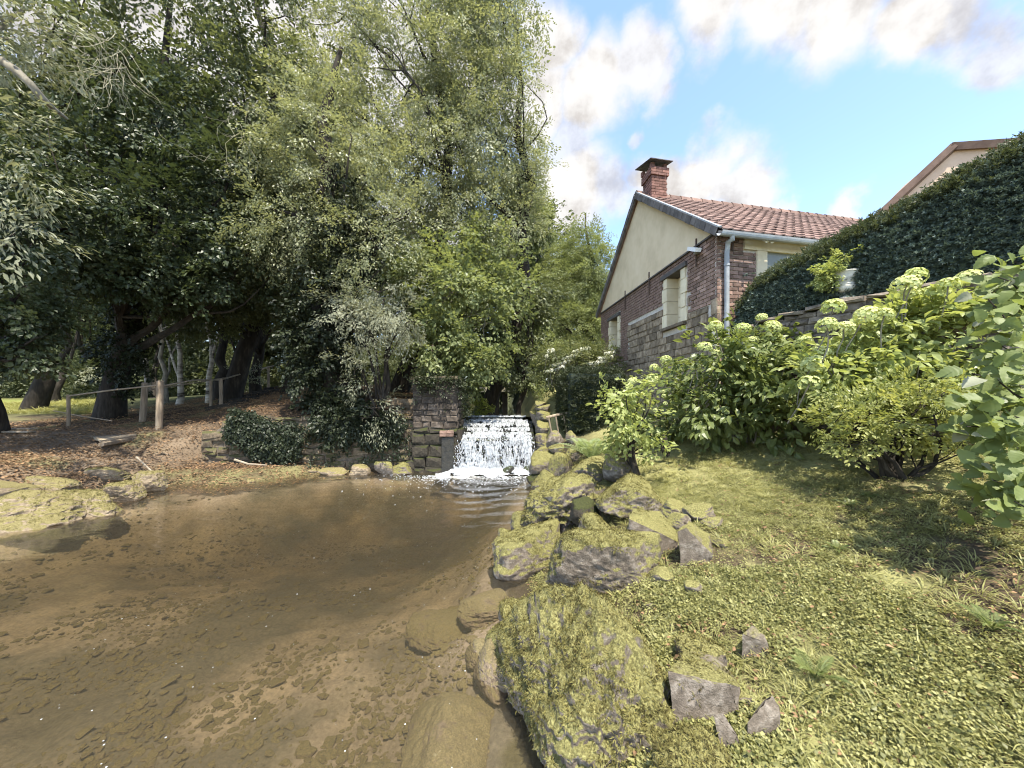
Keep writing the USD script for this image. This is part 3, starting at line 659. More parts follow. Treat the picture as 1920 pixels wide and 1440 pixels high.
# verge: hanging slates under a zinc strip, on both slopes of the gable
for O_, s_, n_ in ((E0, su, sn), (E1, gu2, gn2)):
    obj('verge_board', slab(O_ - LU * .03, LU, s_, n_, .035, SL + .22, -.10, -.052), M['slate'], roof)
    obj('verge_strip', slab(O_ - LU * .045, LU, s_, n_, .085, SL + .22, .052, .075), M['zinc'], roof)
    nv = 22
    for q_ in range(nv):
        st = (SL + .2) / nv
        obj('verge_slate', slab(O_ + s_ * (q_ * st + .004) - LU * (.052 + rb.uniform(0, .008)) , LU, s_, n_, .018, st - .012, -.092 + rb.uniform(-.010, .010), .05), M['slate'], roof)
# gutter along the eave and the drainpipe at the corner
gp = E0 - su * .05 + np.array([0, 0, -.02]) - LN * -.03
prof = [(.075 * math.cos(t), .075 * math.sin(t)) for t in np.linspace(math.pi, 2 * math.pi, 9)]
v, f = [], []
for x_ in np.linspace(-.04, 9.5, 2):
    for a_, b_ in prof: v.append(gp + LU * x_ + LN * (a_) + np.array([0, 0, b_]))
    for a_, b_ in prof[::-1]: v.append(gp + LU * x_ + LN * (a_ * .92) + np.array([0, 0, b_ * .92]))
f = []
for e_ in range(18):
    e2_ = (e_ + 1) % 18; f += [(e_, e2_, 18 + e2_), (e_, 18 + e2_, 18 + e_)]
obj('gutter', (np.array(v), np.array(f)), M['zinc'], house)
dp = G0 + LU * .14
pp = [gp + LU * .22 + np.array([0, 0, -.06]), gp + LU * .22 + np.array([0, 0, -.12]), dp + LN * .10 + np.array([0, 0, EAVE - .22]), dp + LN * .07 + np.array([0, 0, EAVE - .42]), dp + LN * .07 + np.array([0, 0, 3.2]), dp + LN * .07 + np.array([0, 0, 1.2])]
pipe = obj('drainpipe', tube(pp, .042, 12), M['zinc'], house, smooth=40)
for zc in (4.35, 3.4, 2.5):
    obj('bracket', tube([dp + LN * .07 + np.array([0, 0, zc]), dp + LN * .07 + np.array([0, 0, zc + .04])], .05, 12), M['zinc'], pipe)
# chimney
C0 = np.array([3.705, 9.9, 0]); cw, cd, z0_, z1_ = .46, .54, 6.7, 8.08
chim = obj('chimney', fbox(C0, LU, LN, .10, cw - .012, z0_, z1_ - .01, -cd + .012, -.012), M['mortar_dark'], house)
z, row = z1_, 0
while z > z0_ + .1:
    ex = .035 if row in (0, 1, 2) else 0
    h_ = CH
    for (uu, nn_, org, length) in ((LU, LN, C0, cw), (GU, GN, C0 + LU * 0, cd)):
        u, first = -ex, True
        while u < length + ex - .03:
            L = BL / 2 if (first and (row % 2) == (uu is LU)) else BL
            first = False
            u1 = min(u + L - .01, length + ex)
            obj('brick', fbox(org, uu, nn_, u, u1, z - h_ + .012, z, -.06 if ex == 0 else -.1, ex + .002 + rb.normal() * .002, .001, rb), M['chimneybrick'], chim)
            u += L
    z -= h_; row += 1
for a_, b_ in ((.0, .09), (cw - .09, cw)):
    for d0_, d1_ in ((-.10, -.01), (-cd + .01, -cd + .10)):
        obj('cap_support', fbox(C0, LU, LN, a_, b_, z1_ + .002, z1_ + (.13 if d0_ > -.3 else .13), d0_, d1_), M['chimneybrick'], chim)
hv = []
for t_ in (0, .02):
    for a_, b_, zz in ((-.10, .12, .10), (cw + .10, .12, .10), (cw + .10, -cd - .12, .24), (-.10, -cd - .12, .24)): hv.append(C0 + LU * a_ + LN * b_ + np.array([0, 0, z1_ + zz + .035 + t_]))
obj('hood', (np.array(hv), BOXF), M['hood'], chim)

# second house, only its clipped gable shows over the hedge
h2 = thing('far_house', 'pinkish house whose clipped gable with brown edging shows above the hedge', 'house')
nrm2 = -unit(np.array([.86, .51, 0])); far0 = P(1788, 268, 12.0)


def on_gable(px, py):
    d = np.array([(px - 960) / 700, 1.0, (742 - py) / 700]); face = unit(np.array([.60, .80, 0]))
    return np.array([0, 0, EYE]) + d * ((far0 - [0, 0, EYE]) @ face) / (d @ face)


q_ = [on_gable(1600, 446), on_gable(1695, 348), on_gable(1788, 272), on_gable(2000, 258), on_gable(2000, 480), on_gable(1600, 500)]
v = np.array(q_ + [p_ - nrm2 * 4 for p_ in q_])
f = [(0, 5, 1), (1, 5, 4), (1, 4, 2), (2, 4, 3)] + [(6, 7, 11), (7, 10, 11), (7, 8, 10), (8, 9, 10)]
for e_ in range(6):
    g_ = (e_ + 1) % 6; f += [(e_, g_, 6 + g_), (e_, 6 + g_, 6 + e_)]
obj('wall', (v, np.array(f)), M['pinkwall'], h2)


def band(a, b, w, dn, up_, mat, name):
    t = unit(b - a); s = unit(np.cross(t, nrm2)); s = s if s[2] > 0 else -s
    v = np.array([p_ + s * z_ + nrm2 * y_ for p_ in (a, b) for y_, z_ in ((-.2, dn), (w, dn), (w, up_), (-.2, up_))])
    f = [(0, 1, 5), (0, 5, 4), (1, 2, 6), (1, 6, 5), (2, 3, 7), (2, 7, 6), (3, 0, 4), (3, 4, 7), (0, 2, 1), (0, 3, 2), (4, 5, 6), (4, 6, 7)]
    obj(name, (v, np.array(f)), M[mat], h2)


band(q_[0], q_[2], .12, -.16, .05, 'brownfascia', 'verge_board'); band(q_[2], q_[3], .14, -.18, .04, 'brownfascia', 'verge_board')
mbr = MB(); a, b, t_ = q_[2], q_[3], np.array([0, 0, .06])
obj('roof', (np.array([q_[0] + t_ + nrm2 * .1, q_[2] + t_ + nrm2 * .1, q_[3] + t_ + nrm2 * .1, q_[0] + t_ - nrm2 * 4, q_[2] + t_ - nrm2 * 4, q_[3] + t_ - nrm2 * 4]), np.array([(0, 1, 4), (0, 4, 3), (1, 2, 5), (1, 5, 4)])), M['tile'], h2)

# ------------------------------------------------------------------ stone walls, weir and fall
def rubble(name_parent, O, u, n, L, z_lo, z_hi, hmin, hmax, lmin, lmax, mat, rng, d0=-.12, proud=.03, piece='stone', maxn=300, top=None, jit=.012, ch=.03):
    parts = []
    z = z_lo; row = 0
    while z < z_hi - .03:
        h = rng.uniform(hmin, hmax); h = min(h, z_hi - z)
        x = 0.0 if row % 2 else -lmin * .4
        while x < L - .02:
            l = rng.uniform(lmin, lmax); a, b = max(0, x), min(L, x + l)
            zt = z + h
            if top is not None: zt = min(zt, top((a + b) / 2))
            if b - a > .06 and zt - z > .05:
                parts.append((zt, rbox(O, u, n, a + .006, b - .006, z + .006, zt - .006, d0, rng.uniform(-.005, proud), ch, jit, rng)))
            x += l
        z += h; row += 1
    for _, vf in parts[:maxn]: obj(piece, vf, mat, name_parent)
    return len(parts)


rw = np.random.default_rng(23)
Z3 = np.array([0, 0, 1.0])
# bank wall left of the fall
bw = thing('bank_wall', 'low ivy-grown stone retaining wall along the far edge of the pool', 'wall')
BO = np.array([-8.3, WALL_Y + .02, 0]); BU = np.array([1.0, 0, 0]); BN = np.array([0, -1.0, 0])
btop = lambda x: np.interp(x, [0, .7, 2.2, 5.7], [.75, 1.35, 1.45, 1.36]) + .05 * math.sin(x * 5)
bv = [BO + BU * x + Z3 * (zz if zz < .2 else btop(x) - .05) + BN * dd for x in np.linspace(.02, 5.68, 30) for zz, dd in ((-.3, -.02), (.5, -.02), (.5, -.5))]
bv = np.array(bv); k = np.arange(29)[:, None] * 3
obj('backing', (bv, np.concatenate([k + [0, 3, 4], k + [0, 4, 1], k + [1, 4, 5], k + [1, 5, 2]])), M['mortar_dark'], bw)
rubble(bw, BO, BU, BN, 5.7, -.25, 1.5,   .15, .27, .22, .6, M['bankwall'], rw, proud=.07, top=btop, jit=.02, ch=.04)
# square pier at the left of the fall
pier = thing('weir_pier', 'square mossy masonry pier standing at the left side of the waterfall', 'pier')
PO = np.array([-2.60, 9.80, 0]); PW, PD = 1.17, 1.25
obj('core', fbox(PO, BU, BN, .03, PW - .03, -.3, 2.42, -PD, -.03), M['mortar_dark'], pier)
for (o_, u_, n_, L_) in ((PO, BU, BN, PW), (PO + BU * PW, np.array([0, 1.0, 0]), np.array([1.0, 0, 0]), PD), (PO + np.array([0, PD, 0]), np.array([0, -1.0, 0]), np.array([-1.0, 0, 0]), PD)):
    rubble(pier, o_, u_, n_, L_, 1.15, 2.40, .14, .2, .2, .42, M['pierstone'], rw, d0=-.08, proud=.035, piece='pier_stone', jit=.011, ch=.018)
    rubble(pier, o_ + n_ * .06, u_, n_, L_, -.3, 1.13, .2, .34, .3, .6, M['darkstone'], rw, d0=-.14, proud=.06, piece='base_stone', jit=.02, ch=.04)
obj('coping', fbox(PO, BU, BN, -.04, PW + .04, 2.41, 2.50, -PD - .03, .05, .012, rw), M['bankwall'], pier)
pm = thing('pier_moss', 'fringe of moss and small plants hanging over the top of the square pier', 'moss', PO + np.array([.6, .6, 2.5]))
_pier_top = (PO, PW, PD, pm)
led = thing('brick_ledge', 'small reddish brick ledge jutting out between pier and falling water', 'ledge')
LO = np.array([-1.86, 9.66, 0])
obj('base', fbox(LO, BU, BN, .02, .34, -.3, .93, -.4, -.0, .01, rw), M['wetstone'], led)
for q in range(2):
    for r_ in range(2): obj('brick', fbox(LO, BU, BN, .0 + q * .18, .17 + q * .18, .95 + r_ * .075, 1.015 + r_ * .075, -.35, .03, .004, rw), M['brick'], led)
# dark steps behind the bank wall
st = thing('stone_steps', 'dark shaded stone steps climbing between ivy tree and pier', 'steps')
for q in range(4):
    obj('step', fbox(np.array([-3.95, 10.45 + q * .33, 0]), BU, BN, 0, 1.25, 1.0, 1.42 + q * .16, -.42, .02, .012, rw), M['wallstone'], st)

# weir: stepped apron and face, dark wet stone
weir = thing('weir', 'dark wet stepped stone weir under the falling water', 'weir')
WX0, WX1 = -1.55, .60
prof = [(11.55, 1.33), (11.45, 1.25), (11.12, 1.23), (11.08, 1.16), (10.78, 1.14), (10.74, 1.07), (10.44, 1.05), (10.40, .98), (10.1, .93), (9.93, .78)]
for q in range(5):
    y0 = 9.92 + q * .34; zt = .88 + q * .09
    obj('slab', fbox(np.array([WX0, y0, 0]), BU, BN, 0, WX1 - WX0, -.5 if q == 0 else zt - .35, zt, -.36, -.002, .004, rw), M['wetstone'], weir)
rubble(weir, np.array([WX0, 9.90, 0]), BU, BN, WX1 - WX0, -.4, .85, .16, .24, .3, .6, M['wetstone'], rw, d0=-.02, proud=.05, piece='face_stone', jit=.015)

# falling water: lacy sheets torn open where the stone shows, plus drops and foam
fall = thing('waterfall', 'white lacy waterfall pouring over the weir into the pool', 'waterfall')
path = np.array([(11.9, 1.372), (11.52, 1.365), (11.44, 1.30), (11.14, 1.265), (11.06, 1.20), (10.8, 1.175), (10.72, 1.11), (10.46, 1.085), (10.38, 1.02), (10.12, .985), (9.97, .92), (9.87, .80), (9.78, .60), (9.71, .38), (9.66, .18), (9.62, -.04)])
arc = np.concatenate([[0], np.cumsum(np.hypot(*np.diff(path, axis=0).T))])
for layer in range(2):
    nu, nv = 260, 340
    s_ = np.linspace(0, arc[-1], nv); yy, zz = np.interp(s_, arc, path[:, 0]), np.interp(s_, arc, path[:, 1])
    U, S = np.meshgrid(np.linspace(0, 1, nu), s_, indexing='ij')
    xl, xr = np.interp(yy, [9.6, 11.9], [-1.48, -1.5]), np.interp(yy, [9.6, 11.9], [.585, .46])
    Xw = xl + U * (xr - xl)
    dropf = ss(1.9, 2.3, S)
    q = np.stack([Xw * 11, S * 3.2 + layer * 7, np.full_like(S, layer * 3.3)], -1)
    q2 = np.stack([Xw * 26, S * 7 + layer * 7, np.full_like(S, layer * 3.3)], -1)
    n_ = fbm(q, 4, 61 + layer) * .55 + fbm(q2, 3, 71 + layer) * .45
    edge = np.minimum(U, 1 - U)
    Yw = yy - layer * .03 * dropf - (n_ - .5) * .11 * dropf; Zw = zz + (n_ - .5) * .05 + .012 * layer
    # on the apron the water breaks white at every step and lies thin between
    stepw = np.abs(((S - .15) / .385) % 1 - .5) * 2
    thr = np.where(S < 1.95, .38 + .13 * stepw + .05 * layer, .462 + .02 * layer - .05 * ss(2.75, 3.1, S) - .05 * ss(2.25, 1.9, S))
    thr = thr + .3 * ss(.03, .0, edge)
    keep = n_ > thr
    v = np.stack([Xw, Yw, Zw], -1).reshape(-1, 3)
    i, j = np.meshgrid(np.arange(nu - 1), np.arange(nv - 1), indexing='ij'); k = (i * nv + j)
    kk = (keep[:-1, :-1].astype(int) + keep[1:, :-1] + keep[:-1, 1:] + keep[1:, 1:]) >= 3
    k = k[kk]
    f = np.vstack([np.stack([k, k + nv, k + nv + 1], -1), np.stack([k, k + nv + 1, k + 1], -1)])
    used_v, inv = np.unique(f, return_inverse=True)
    obj('water_sheet', (v[used_v], inv.reshape(-1, 3)), M['fall'], fall, smooth=True, kind='stuff')
rf = np.random.default_rng(5)
ico = trimesh.creation.icosphere(0)
n = 2600
ux = rf.random(n); hz = rf.random(n) ** 1.3
pos = np.stack([-1.5 + ux * 2.1, 9.62 - rf.gamma(2., .035, n) + .3 * (hz), hz * .95 + .02], -1)
big = rf.gamma(2, .0035, n)
scatter('drops', [('drop', (ico.vertices * [1, 1, 1.8], ico.faces))], M['foam'], np.zeros(n), pos, np.tile([0, 0, 0, 1], (n, 1)), np.clip(big, .003, .016), parent=fall)
# foam boiling at the foot
nu, nv = 200, 60
U, V = np.meshgrid(np.linspace(-1.95, .75, nu), np.linspace(0, 1, nv), indexing='ij')
q = np.stack([U * 6, V * 5, U * 0], -1); n_ = fbm(q, 5, 81)
Yf = 9.70 - V * (.62 + .25 * fbm(np.stack([U * 1.5, U * 0, U * 0], -1), 3, 4)); Hf = (.16 * (1 - V) ** 1.5) * ss(-1.95, -1.4, U) * ss(.75, .5, U) + (n_ - .5) * .14 * (1 - V * .6) - .012
v = np.stack([U, Yf, Hf], -1).reshape(-1, 3); i, j = np.meshgrid(np.arange(nu - 1), np.arange(nv - 1), indexing='ij'); k = (i * nv + j).ravel()
kq = (n_ - .30 * V - .06 * np.abs(U + .5))[:-1, :-1].ravel() > .22
k = k[kq]; ff = np.vstack([np.stack([k, k + nv + 1, k + nv], -1), np.stack([k, k + 1, k + nv + 1], -1)]); used_v, inv = np.unique(ff, return_inverse=True)
obj('foot_foam', (v[used_v], inv.reshape(-1, 3)), M['foam'], fall, smooth=True, kind='stuff')
n = 3500
r_ = rf.gamma(1.5, .42, n); ang = rf.uniform(-.15, math.pi + .15, n)
pos = np.stack([-.45 + np.cos(ang) * (1.0 + r_ * .9), 9.25 - np.sin(ang) * r_ * .9 - .0, np.full(n, .006)], -1)
pos = pos[(pool_sd(pos[:, 0], pos[:, 1]) < -.02)]
n = len(pos)
scatter('foam_flecks', [('fleck', (ico.vertices * [1, 1, .45], ico.faces))], M['foam'], np.zeros(n), pos, quats(rf.normal(size=(n, 3)) * [1, 1, 0] + [1e-3, 0, 0], 0, rf, (0, 0, 1.)), np.clip(rf.gamma(2, .004, n), .003, .02), label='white foam flecks drifting on the pool below the fall', cat='foam')
n = 240
pos = np.stack([rf.uniform(-3.5, 0.1, n), rf.uniform(1.8, 8.0, n), np.full(n, .004)], -1); pos = pos[pool_sd(pos[:, 0], pos[:, 1]) < -.03]; n = len(pos)
scatter('floating_specks', [('speck', (ico.vertices * [1, 1, .4], ico.faces))], M['foam'], np.zeros(n), pos, np.tile([0, 0, 0, 1], (n, 1)), rf.uniform(.002, .006, n), label='tiny pale specks floating on the brown water', cat='specks')

# ------------------------------------------------------------------ rocks
SPH = {k: trimesh.creation.icosphere(k) for k in (2, 3, 4, 5, 6)}


def rock_shape(dims, seed, p=9, sub=4, rough=.06, facets=13, taper=0.0):
    """Angular lump: a rounded polytope, roughened, then worn at several scales."""
    r = np.random.default_rng(seed)
    d = SPH[sub].vertices
    nrm = unit(r.normal(size=(facets, 3))); h = r.uniform(.62, 1.0, facets)
    nrm = np.vstack([nrm, np.eye(3), -np.eye(3)]); h = np.append(h, np.full(6, 1.0))
    rad = (np.maximum(d @ nrm.T, 1e-6) / h) ** p
    rad = rad.sum(1) ** (-1 / p)
    v = d * np.minimum(rad, 1.35)[:, None]
    w = fbm(d * 1.7 + seed, 3, seed) - .5
    ridge = 1 - np.abs(2 * fbm(d * 3.1 + seed, 4, seed + 1) - 1)
    v = v * (1 + rough * 3.2 * w + rough * 2.4 * (ridge - .75))[:, None]
    if sub >= 4: v = v * (1 + rough * 1.1 * (fbm(d * 9 + seed, 4, seed + 4) - .5))[:, None]
    if sub >= 5: v = v * (1 + rough * .55 * (fbm(d * 24 + seed, 3, seed + 2) - .5))[:, None]
    if taper: v[:, :2] *= (1 - taper * v[:, 2:3])
    ext = (v.max(0) - v.min(0))
    v = (v - (v.max(0) + v.min(0)) / 2) / ext * np.asarray(dims)
    return v, SPH[sub].faces


ROCKS_FOR_MOSS = []


def ground_depth(px, py, lo=1.2, hi=14.0):
    """Where the line of sight through a pixel meets the ground (or the water)."""
    D = np.arange(lo, hi, .02); x = D * (px - 960) / 700; z = EYE + D * (742 - py) / 700
    g = np.maximum(height(x, D), -.04)
    below = np.nonzero(z < g)[0]
    return D[below[0]] if len(below) else None


def rock(px, py, D, w, dep, h, mat, seed, label, p=9, sub=4, rot=(0, 0, 0), rough=.06, name='boulder', cat='rock', group=None, facets=13, moss=0, sink=.12, smooth=32, taper=.12, seat=True):
    """w, dep, h in metres as judged at depth D; its front foot stands on the ground seen at pixel (px, py)."""
    Dg = ground_depth(px, py) if seat else None
    if Dg is None or not (.55 * D < Dg < 1.5 * D): Dg = D
    k = Dg / D; w, dep, h = w * k, dep * k, h * k
    v, f = rock_shape((w, dep, h), seed, p, sub, rough, facets, taper)
    v = v @ Rot.from_euler('xyz', rot, degrees=True).as_matrix().T
    base = P(px, py, Dg)
    c = base + np.array([(px - 960) / 700 * dep * .3, dep * .3, -v[:, 2].min() - h * sink])
    o = obj(name, (v + c, f), M[mat], smooth=smooth, loc=c, label=label, cat=cat, group=group)
    if moss: ROCKS_FOR_MOSS.append((o, v, f, c, moss))
    return o


# right bank, from the camera to the fall
rock(1118, 1580, 1.80, 1.20, 1.72, 1.12, 'mossy', 101, 'largest moss-covered boulder, nearest the camera at the water edge', p=8, sub=6, rot=(10, -3, 12), rough=.10, moss=14000, sink=.20, taper=.34, seat=False)
rock(962, 1190, 3.10, .26, .3, .26, 'mossy', 141, 'small bright mossy nub leaning on the left end of the largest boulder', p=6, sub=4, moss=500)
rock(1130, 1124, 3.45, 1.08, .66, .66, 'mossy', 107, 'broad ridged mossy boulder directly behind the largest boulder', p=16, facets=9, sub=5, rot=(10, 6, -8), moss=3500)
rock(990, 1080, 4.25, .94, .66, .64, 'mossy', 103, 'tent-shaped mossy boulder with its foot in the water', p=14, sub=5, rot=(0, 4, 20), facets=9, moss=2500, sink=.18)
rock(1048, 1005, 5.10, 1.12, .95, .86, 'mossy', 118, 'tall lumpy bright mossy boulder at the waterline in mid bank', p=6, sub=5, rot=(0, -6, 30), rough=.12, moss=4000, sink=.1)
rock(1178, 972, 4.95, .92, .8, .52, 'halfmoss', 119, 'wide pale brown boulder with dark notch on its left, below the small shrub', p=20, facets=10, sub=5, rot=(8, -6, 8), moss=1500)
rock(1098, 990, 4.6, .40, .4, .36, 'darkstone', 120, 'dark shaded stone wedged in the gap between three mossy boulders', p=12)
rock(1118, 1030, 4.15, .46, .42, .40, 'mossy', 121, 'rounded mossy rock under the pale wide boulder', p=7, moss=700)
rock(985, 1005, 5.05, .42, .4, .34, 'mossy', 122, 'low mossy rock jutting into the water left of the lumpy boulder', p=8, moss=500)
rock(952, 1018, 4.7, .26, .25, .16, 'mossy', 123, 'small yellow-green rock beside the tent-shaped boulder in the water', p=8, moss=200)
rock(1030, 925, 6.1, .62, .5, .40, 'mossy', 124, 'flat mossy rock behind the lumpy boulder', p=7, moss=800)
rock(1110, 912, 6.2, .78, .6, .46, 'mossy', 125, 'mossy rock with rounded brow left of the small shrub trunk', p=8, rot=(0, 8, 0), moss=900)
rock(1160, 908, 6.0, .60, .6, .62, 'halfmoss', 126, 'steep brown rock just left of the small shrub trunk', p=10, rot=(0, 20, 10), moss=300)
rock(1052, 903, 7.0, .52, .5, .60, 'mossy', 127, 'round mossy rock, tallest of the cluster near the fall', p=6, moss=500)
rock(1020, 893, 7.6, .62, .5, .56, 'mossy', 128, 'mossy rock right of the dark wet stones by the fall', p=7, moss=500)
rock(1075, 868, 7.4, .40, .4, .34, 'mossy', 129, 'small moss-topped stone on the cluster under the wooden frame', p=7, moss=200)
rock(1048, 850, 8.2, .50, .4, .22, 'mossy', 130, 'flat moss cushion stone at the foot of the wooden frame', p=6, moss=300)
rock(1018, 866, 8.4, .5, .45, .40, 'mossy', 134, 'brownish mossy stone next to the right side of the fall', p=7)
rock(1120, 880, 6.8, .34, .35, .26, 'mossy', 135, 'small mossy stone peeping out over the rounded brow rock', p=8)
rock(951, 893, 8.9, .38, .3, .22, 'wetstone', 131, 'dark wet stone standing alone in the foam', p=8, rot=(0, -10, 0))
rock(995, 892, 8.75, .46, .4, .30, 'wetstone', 132, 'dark wet rounded stone at the right foot of the fall', p=7)
rock(1005, 912, 7.6, .40, .4, .30, 'darkstone', 133, 'dark low stone at the waterline below the round mossy rocks', p=7)
rock(1262, 968, 4.95, .44, .35, .26, 'halfmoss', 136, 'brown stone half sunk in the lawn edge right of the wide pale boulder', p=12, rot=(0, 12, 20))
rock(1310, 982, 4.75, .38, .3, .22, 'stone', 137, 'small stone with pale top left of two in the lawn edge', p=14, rot=(0, -14, -20))
rock(1335, 992, 4.55, .28, .25, .14, 'stone', 138, 'small flat grey stone rightmost at the lawn edge above the wedge slab', p=18)
rock(1242, 1095, 3.4, .26, .25, .12, 'halfmoss', 139, 'flat stone sunk in grass in front of the flat-topped grey boulder', p=14)
rock(1300, 1118, 2.98, .17, .16, .12, 'stone', 140, 'small round pinkish stone lying alone on the lawn', p=9)
rock(1218, 1140, 3.0, .12, .1, .06, 'stone', 142, 'tiny pale stone in the grass beside the largest boulder', p=9)
rock(1318, 1262, 2.45, .34, .26, .18, 'halfmoss', 106, 'low mossy stone behind the angular grey block', p=10, moss=300)
rock(1300, 1500, 1.72, .40, .30, .20, 'mossy', 111, 'low mossy stone at the bottom edge left of the narrow shard', p=8, sub=5, moss=900)
rock(1395, 1235, 2.6, .14, .12, .08, 'halfmoss', 113, 'small broken stone beside the upright rounded stone', p=12)
rock(1205, 1010, 4.3, .46, .4, .34, 'stone', 143, 'grey stone wedged between the flat-topped boulder and the pale wide boulder', p=20, rot=(10, -8, 30), facets=9)
rock(1085, 1062, 3.9, .34, .3, .30, 'darkstone', 144, 'dark stone in the gap beside the tent-shaped boulder', p=14)
rock(1272, 1000, 4.4, .30, .26, .22, 'stone', 145, 'pale broken stone above the wedge-shaped slab', p=24, rot=(0, 15, 40), facets=8)
rock(1352, 1030, 4.0, .22, .2, .12, 'halfmoss', 146, 'small half-buried stone right of the wedge-shaped slab', p=14)
rock(1250, 1180, 2.8, .13, .12, .07, 'stone', 147, 'tiny grey stone in the grass between the largest boulder and the lone pinkish stone', p=14)
rock(1180, 950, 5.2, .4, .36, .3, 'stone', 148, 'grey stone leaning on the back of the pale wide boulder', p=18, facets=9, rot=(0, 20, 0))
rock(1385, 1330, 2.2, .16, .14, .10, 'halfmoss', 149, 'small mossy stone between the angular grey block and the pointed stone', p=12)
rr = np.random.default_rng(77)


def hull_rock(foot, pts, mat, seed, label, rough=.012, moss=0, edge=.035):
    """A broken stone from its corner points (pixel, pixel, metres nearer or farther than its foot)."""
    Dg = ground_depth(*foot) or 3.0
    c3 = np.array([P(px, py, Dg + dd) for px, py, dd in pts]); c3 = c3.mean(0) + (c3 - c3.mean(0)) * 1.05
    h = trimesh.convex.convex_hull(c3)
    v, f = trimesh.remesh.subdivide_to_size(h.vertices, h.faces, edge * 1.4)
    m = trimesh.Trimesh(v, f, process=True); m.merge_vertices()
    trimesh.smoothing.filter_laplacian(m, lamb=.2, iterations=1)
    nn = m.vertex_normals; vv = m.vertices
    vv = vv + nn * ((fbm(vv * 9, 4, seed) - .5) * rough * 3 + (fbm(vv * 34, 3, seed + 1) - .5) * rough)[:, None]
    c = vv.mean(0); o = obj('boulder', (vv, m.faces), M[mat], smooth=28, loc=c, label=label, cat='rock')
    if moss: ROCKS_FOR_MOSS.append((o, vv - c, np.array(m.faces), c, moss))


hull_rock((1225, 1056), [(1181, 980, -.05), (1207, 1009, -.02), (1225, 1034, 0), (1270, 1022, .02), (1189, 962, .40), (1238, 966, .42), (1270, 1004, .25), (1180, 1030, .0), (1212, 1062, .0), (1226, 1076, .0), (1274, 1062, .05), (1250, 1020, .5)], 'halfmoss', 612, 'grey boulder with flat lit top and dark left face', moss=500)
hull_rock((1290, 1060), [(1271, 997, 0), (1287, 991, 0), (1334, 1038, -.02), (1330, 1068, 0), (1280, 1072, 0), (1292, 977, .20), (1329, 1003, .22), (1340, 1040, .2), (1290, 1040, .25)], 'stone', 615, 'wedge-shaped slab of bare stone leaning at the lawn edge')
hull_rock((1300, 1368), [(1255, 1268, .02), (1268, 1385, -.02), (1292, 1385, -.02), (1384, 1345, 0), (1385, 1298, .02), (1366, 1292, .0), (1312, 1289, 0), (1288, 1228, .30), (1334, 1236, .30), (1376, 1278, .22), (1300, 1330, .3)], 'stone', 604, 'angular grey block with pale broken top edge beside the largest boulder', moss=250)
hull_rock((1433, 1360), [(1402, 1317, 0), (1447, 1268, .05), (1459, 1287, .04), (1462, 1380, 0), (1433, 1385, -.02), (1404, 1345, 0), (1425, 1290, .10), (1455, 1350, .14), (1420, 1340, .14)], 'stone', 609, 'pointed grey stone in the grass right of the angular block')
hull_rock((1416, 1258), [(1394, 1210, .0), (1410, 1194, .03), (1434, 1212, .02), (1442, 1228, .0), (1440, 1272, 0), (1392, 1268, 0), (1402, 1212, .14), (1436, 1240, .14), (1412, 1206, .12)], 'stone', 608, 'upright rounded stone with dark right side on the lawn')
hull_rock((1372, 1440), [(1338, 1362, .02), (1357, 1358, .02), (1379, 1400, 0), (1408, 1470, -.02), (1362, 1475, -.02), (1345, 1380, .10), (1385, 1430, .12)], 'stone', 610, 'narrow upright shard at the bottom edge of the view')
# left bank slabs
rock(40, 1000, 5.7, 1.37, 0.93, 0.65, 'bankrock', 151, 'wide flat mossy slab at the left edge of the picture', p=18, rough=.075, facets=9, sub=5, rot=(5, -4, 10), moss=1500)
rock(165, 972, 6.5, 1.12, 0.68, 0.52, 'bankrock', 152, 'mossy slab second from the left along the left bank', p=18, rough=.075, facets=9, sub=5, rot=(4, 2, 12), moss=1500)
rock(238, 945, 7.0, 0.61, 0.50, 0.44, 'bankrock', 153, 'rounded grassy-mossed slab third along the left bank', p=18, rough=.075, facets=9, sub=5, moss=900)
rock(280, 928, 7.5, 0.64, 0.43, 0.52, 'bankrock', 154, 'slab overhanging the dark water at the tip of the left bank', p=18, rough=.075, facets=9, sub=5, rot=(0, 4, 15), moss=700)
rock(195, 905, 8.0, 1.01, 0.50, 0.35, 'bankrock', 155, 'pale flat slab set back behind the left bank edge', p=12, sub=5, moss=500)
rock(95, 925, 7.3, 1.08, 0.56, 0.37, 'bankrock', 156, 'low brown slab between the left bank edge and the dirt path', p=8, sub=5, moss=400)
rock(-60, 960, 6.2, 1.6, 1.2, .5, 'bankrock', 157, 'flat slab cut off by the left border of the picture', p=8, sub=4)
# stones at the foot of the bank wall
rock(722, 892, 9.2, .56, .45, .40, 'mossy', 161, 'yellow-green angular stone, left of the pair at the foot of the bank wall', p=18, facets=9, moss=300)
rock(752, 892, 9.1, .58, .5, .36, 'mossy', 162, 'yellow-green slab leaning on its neighbour below the steps', p=20, rot=(0, 14, 20), facets=8, moss=300)
rock(676, 893, 9.2, .52, .4, .32, 'bankrock', 163, 'pale lump of stone below the ivy tree at the waterline', p=9)
rock(625, 893, 9.2, .72, .4, .22, 'bankrock', 164, 'long low stone under the ivy tree at the waterline', p=9)
rock(778, 888, 9.3, .50, .5, .34, 'darkstone', 165, 'dark flat stone leaning beside the pier base', p=18, rot=(0, 20, 0))
rock(806, 862, 9.55, .42, .35, .30, 'darkstone', 166, 'dark block at the foot of the pier, upper of two', p=12)
rock(820, 886, 9.5, .45, .35, .28, 'darkstone', 167, 'dark block at the foot of the pier, lower of two', p=12)
rock(590, 888, 9.35, .3, .25, .12, 'bankrock', 168, 'small stone on the muddy edge under the ivy wall', p=9)
rock(470, 905, 8.6, .26, .2, .1, 'bankrock', 169, 'small stone lying on the mud left of the ivy wall', p=9)
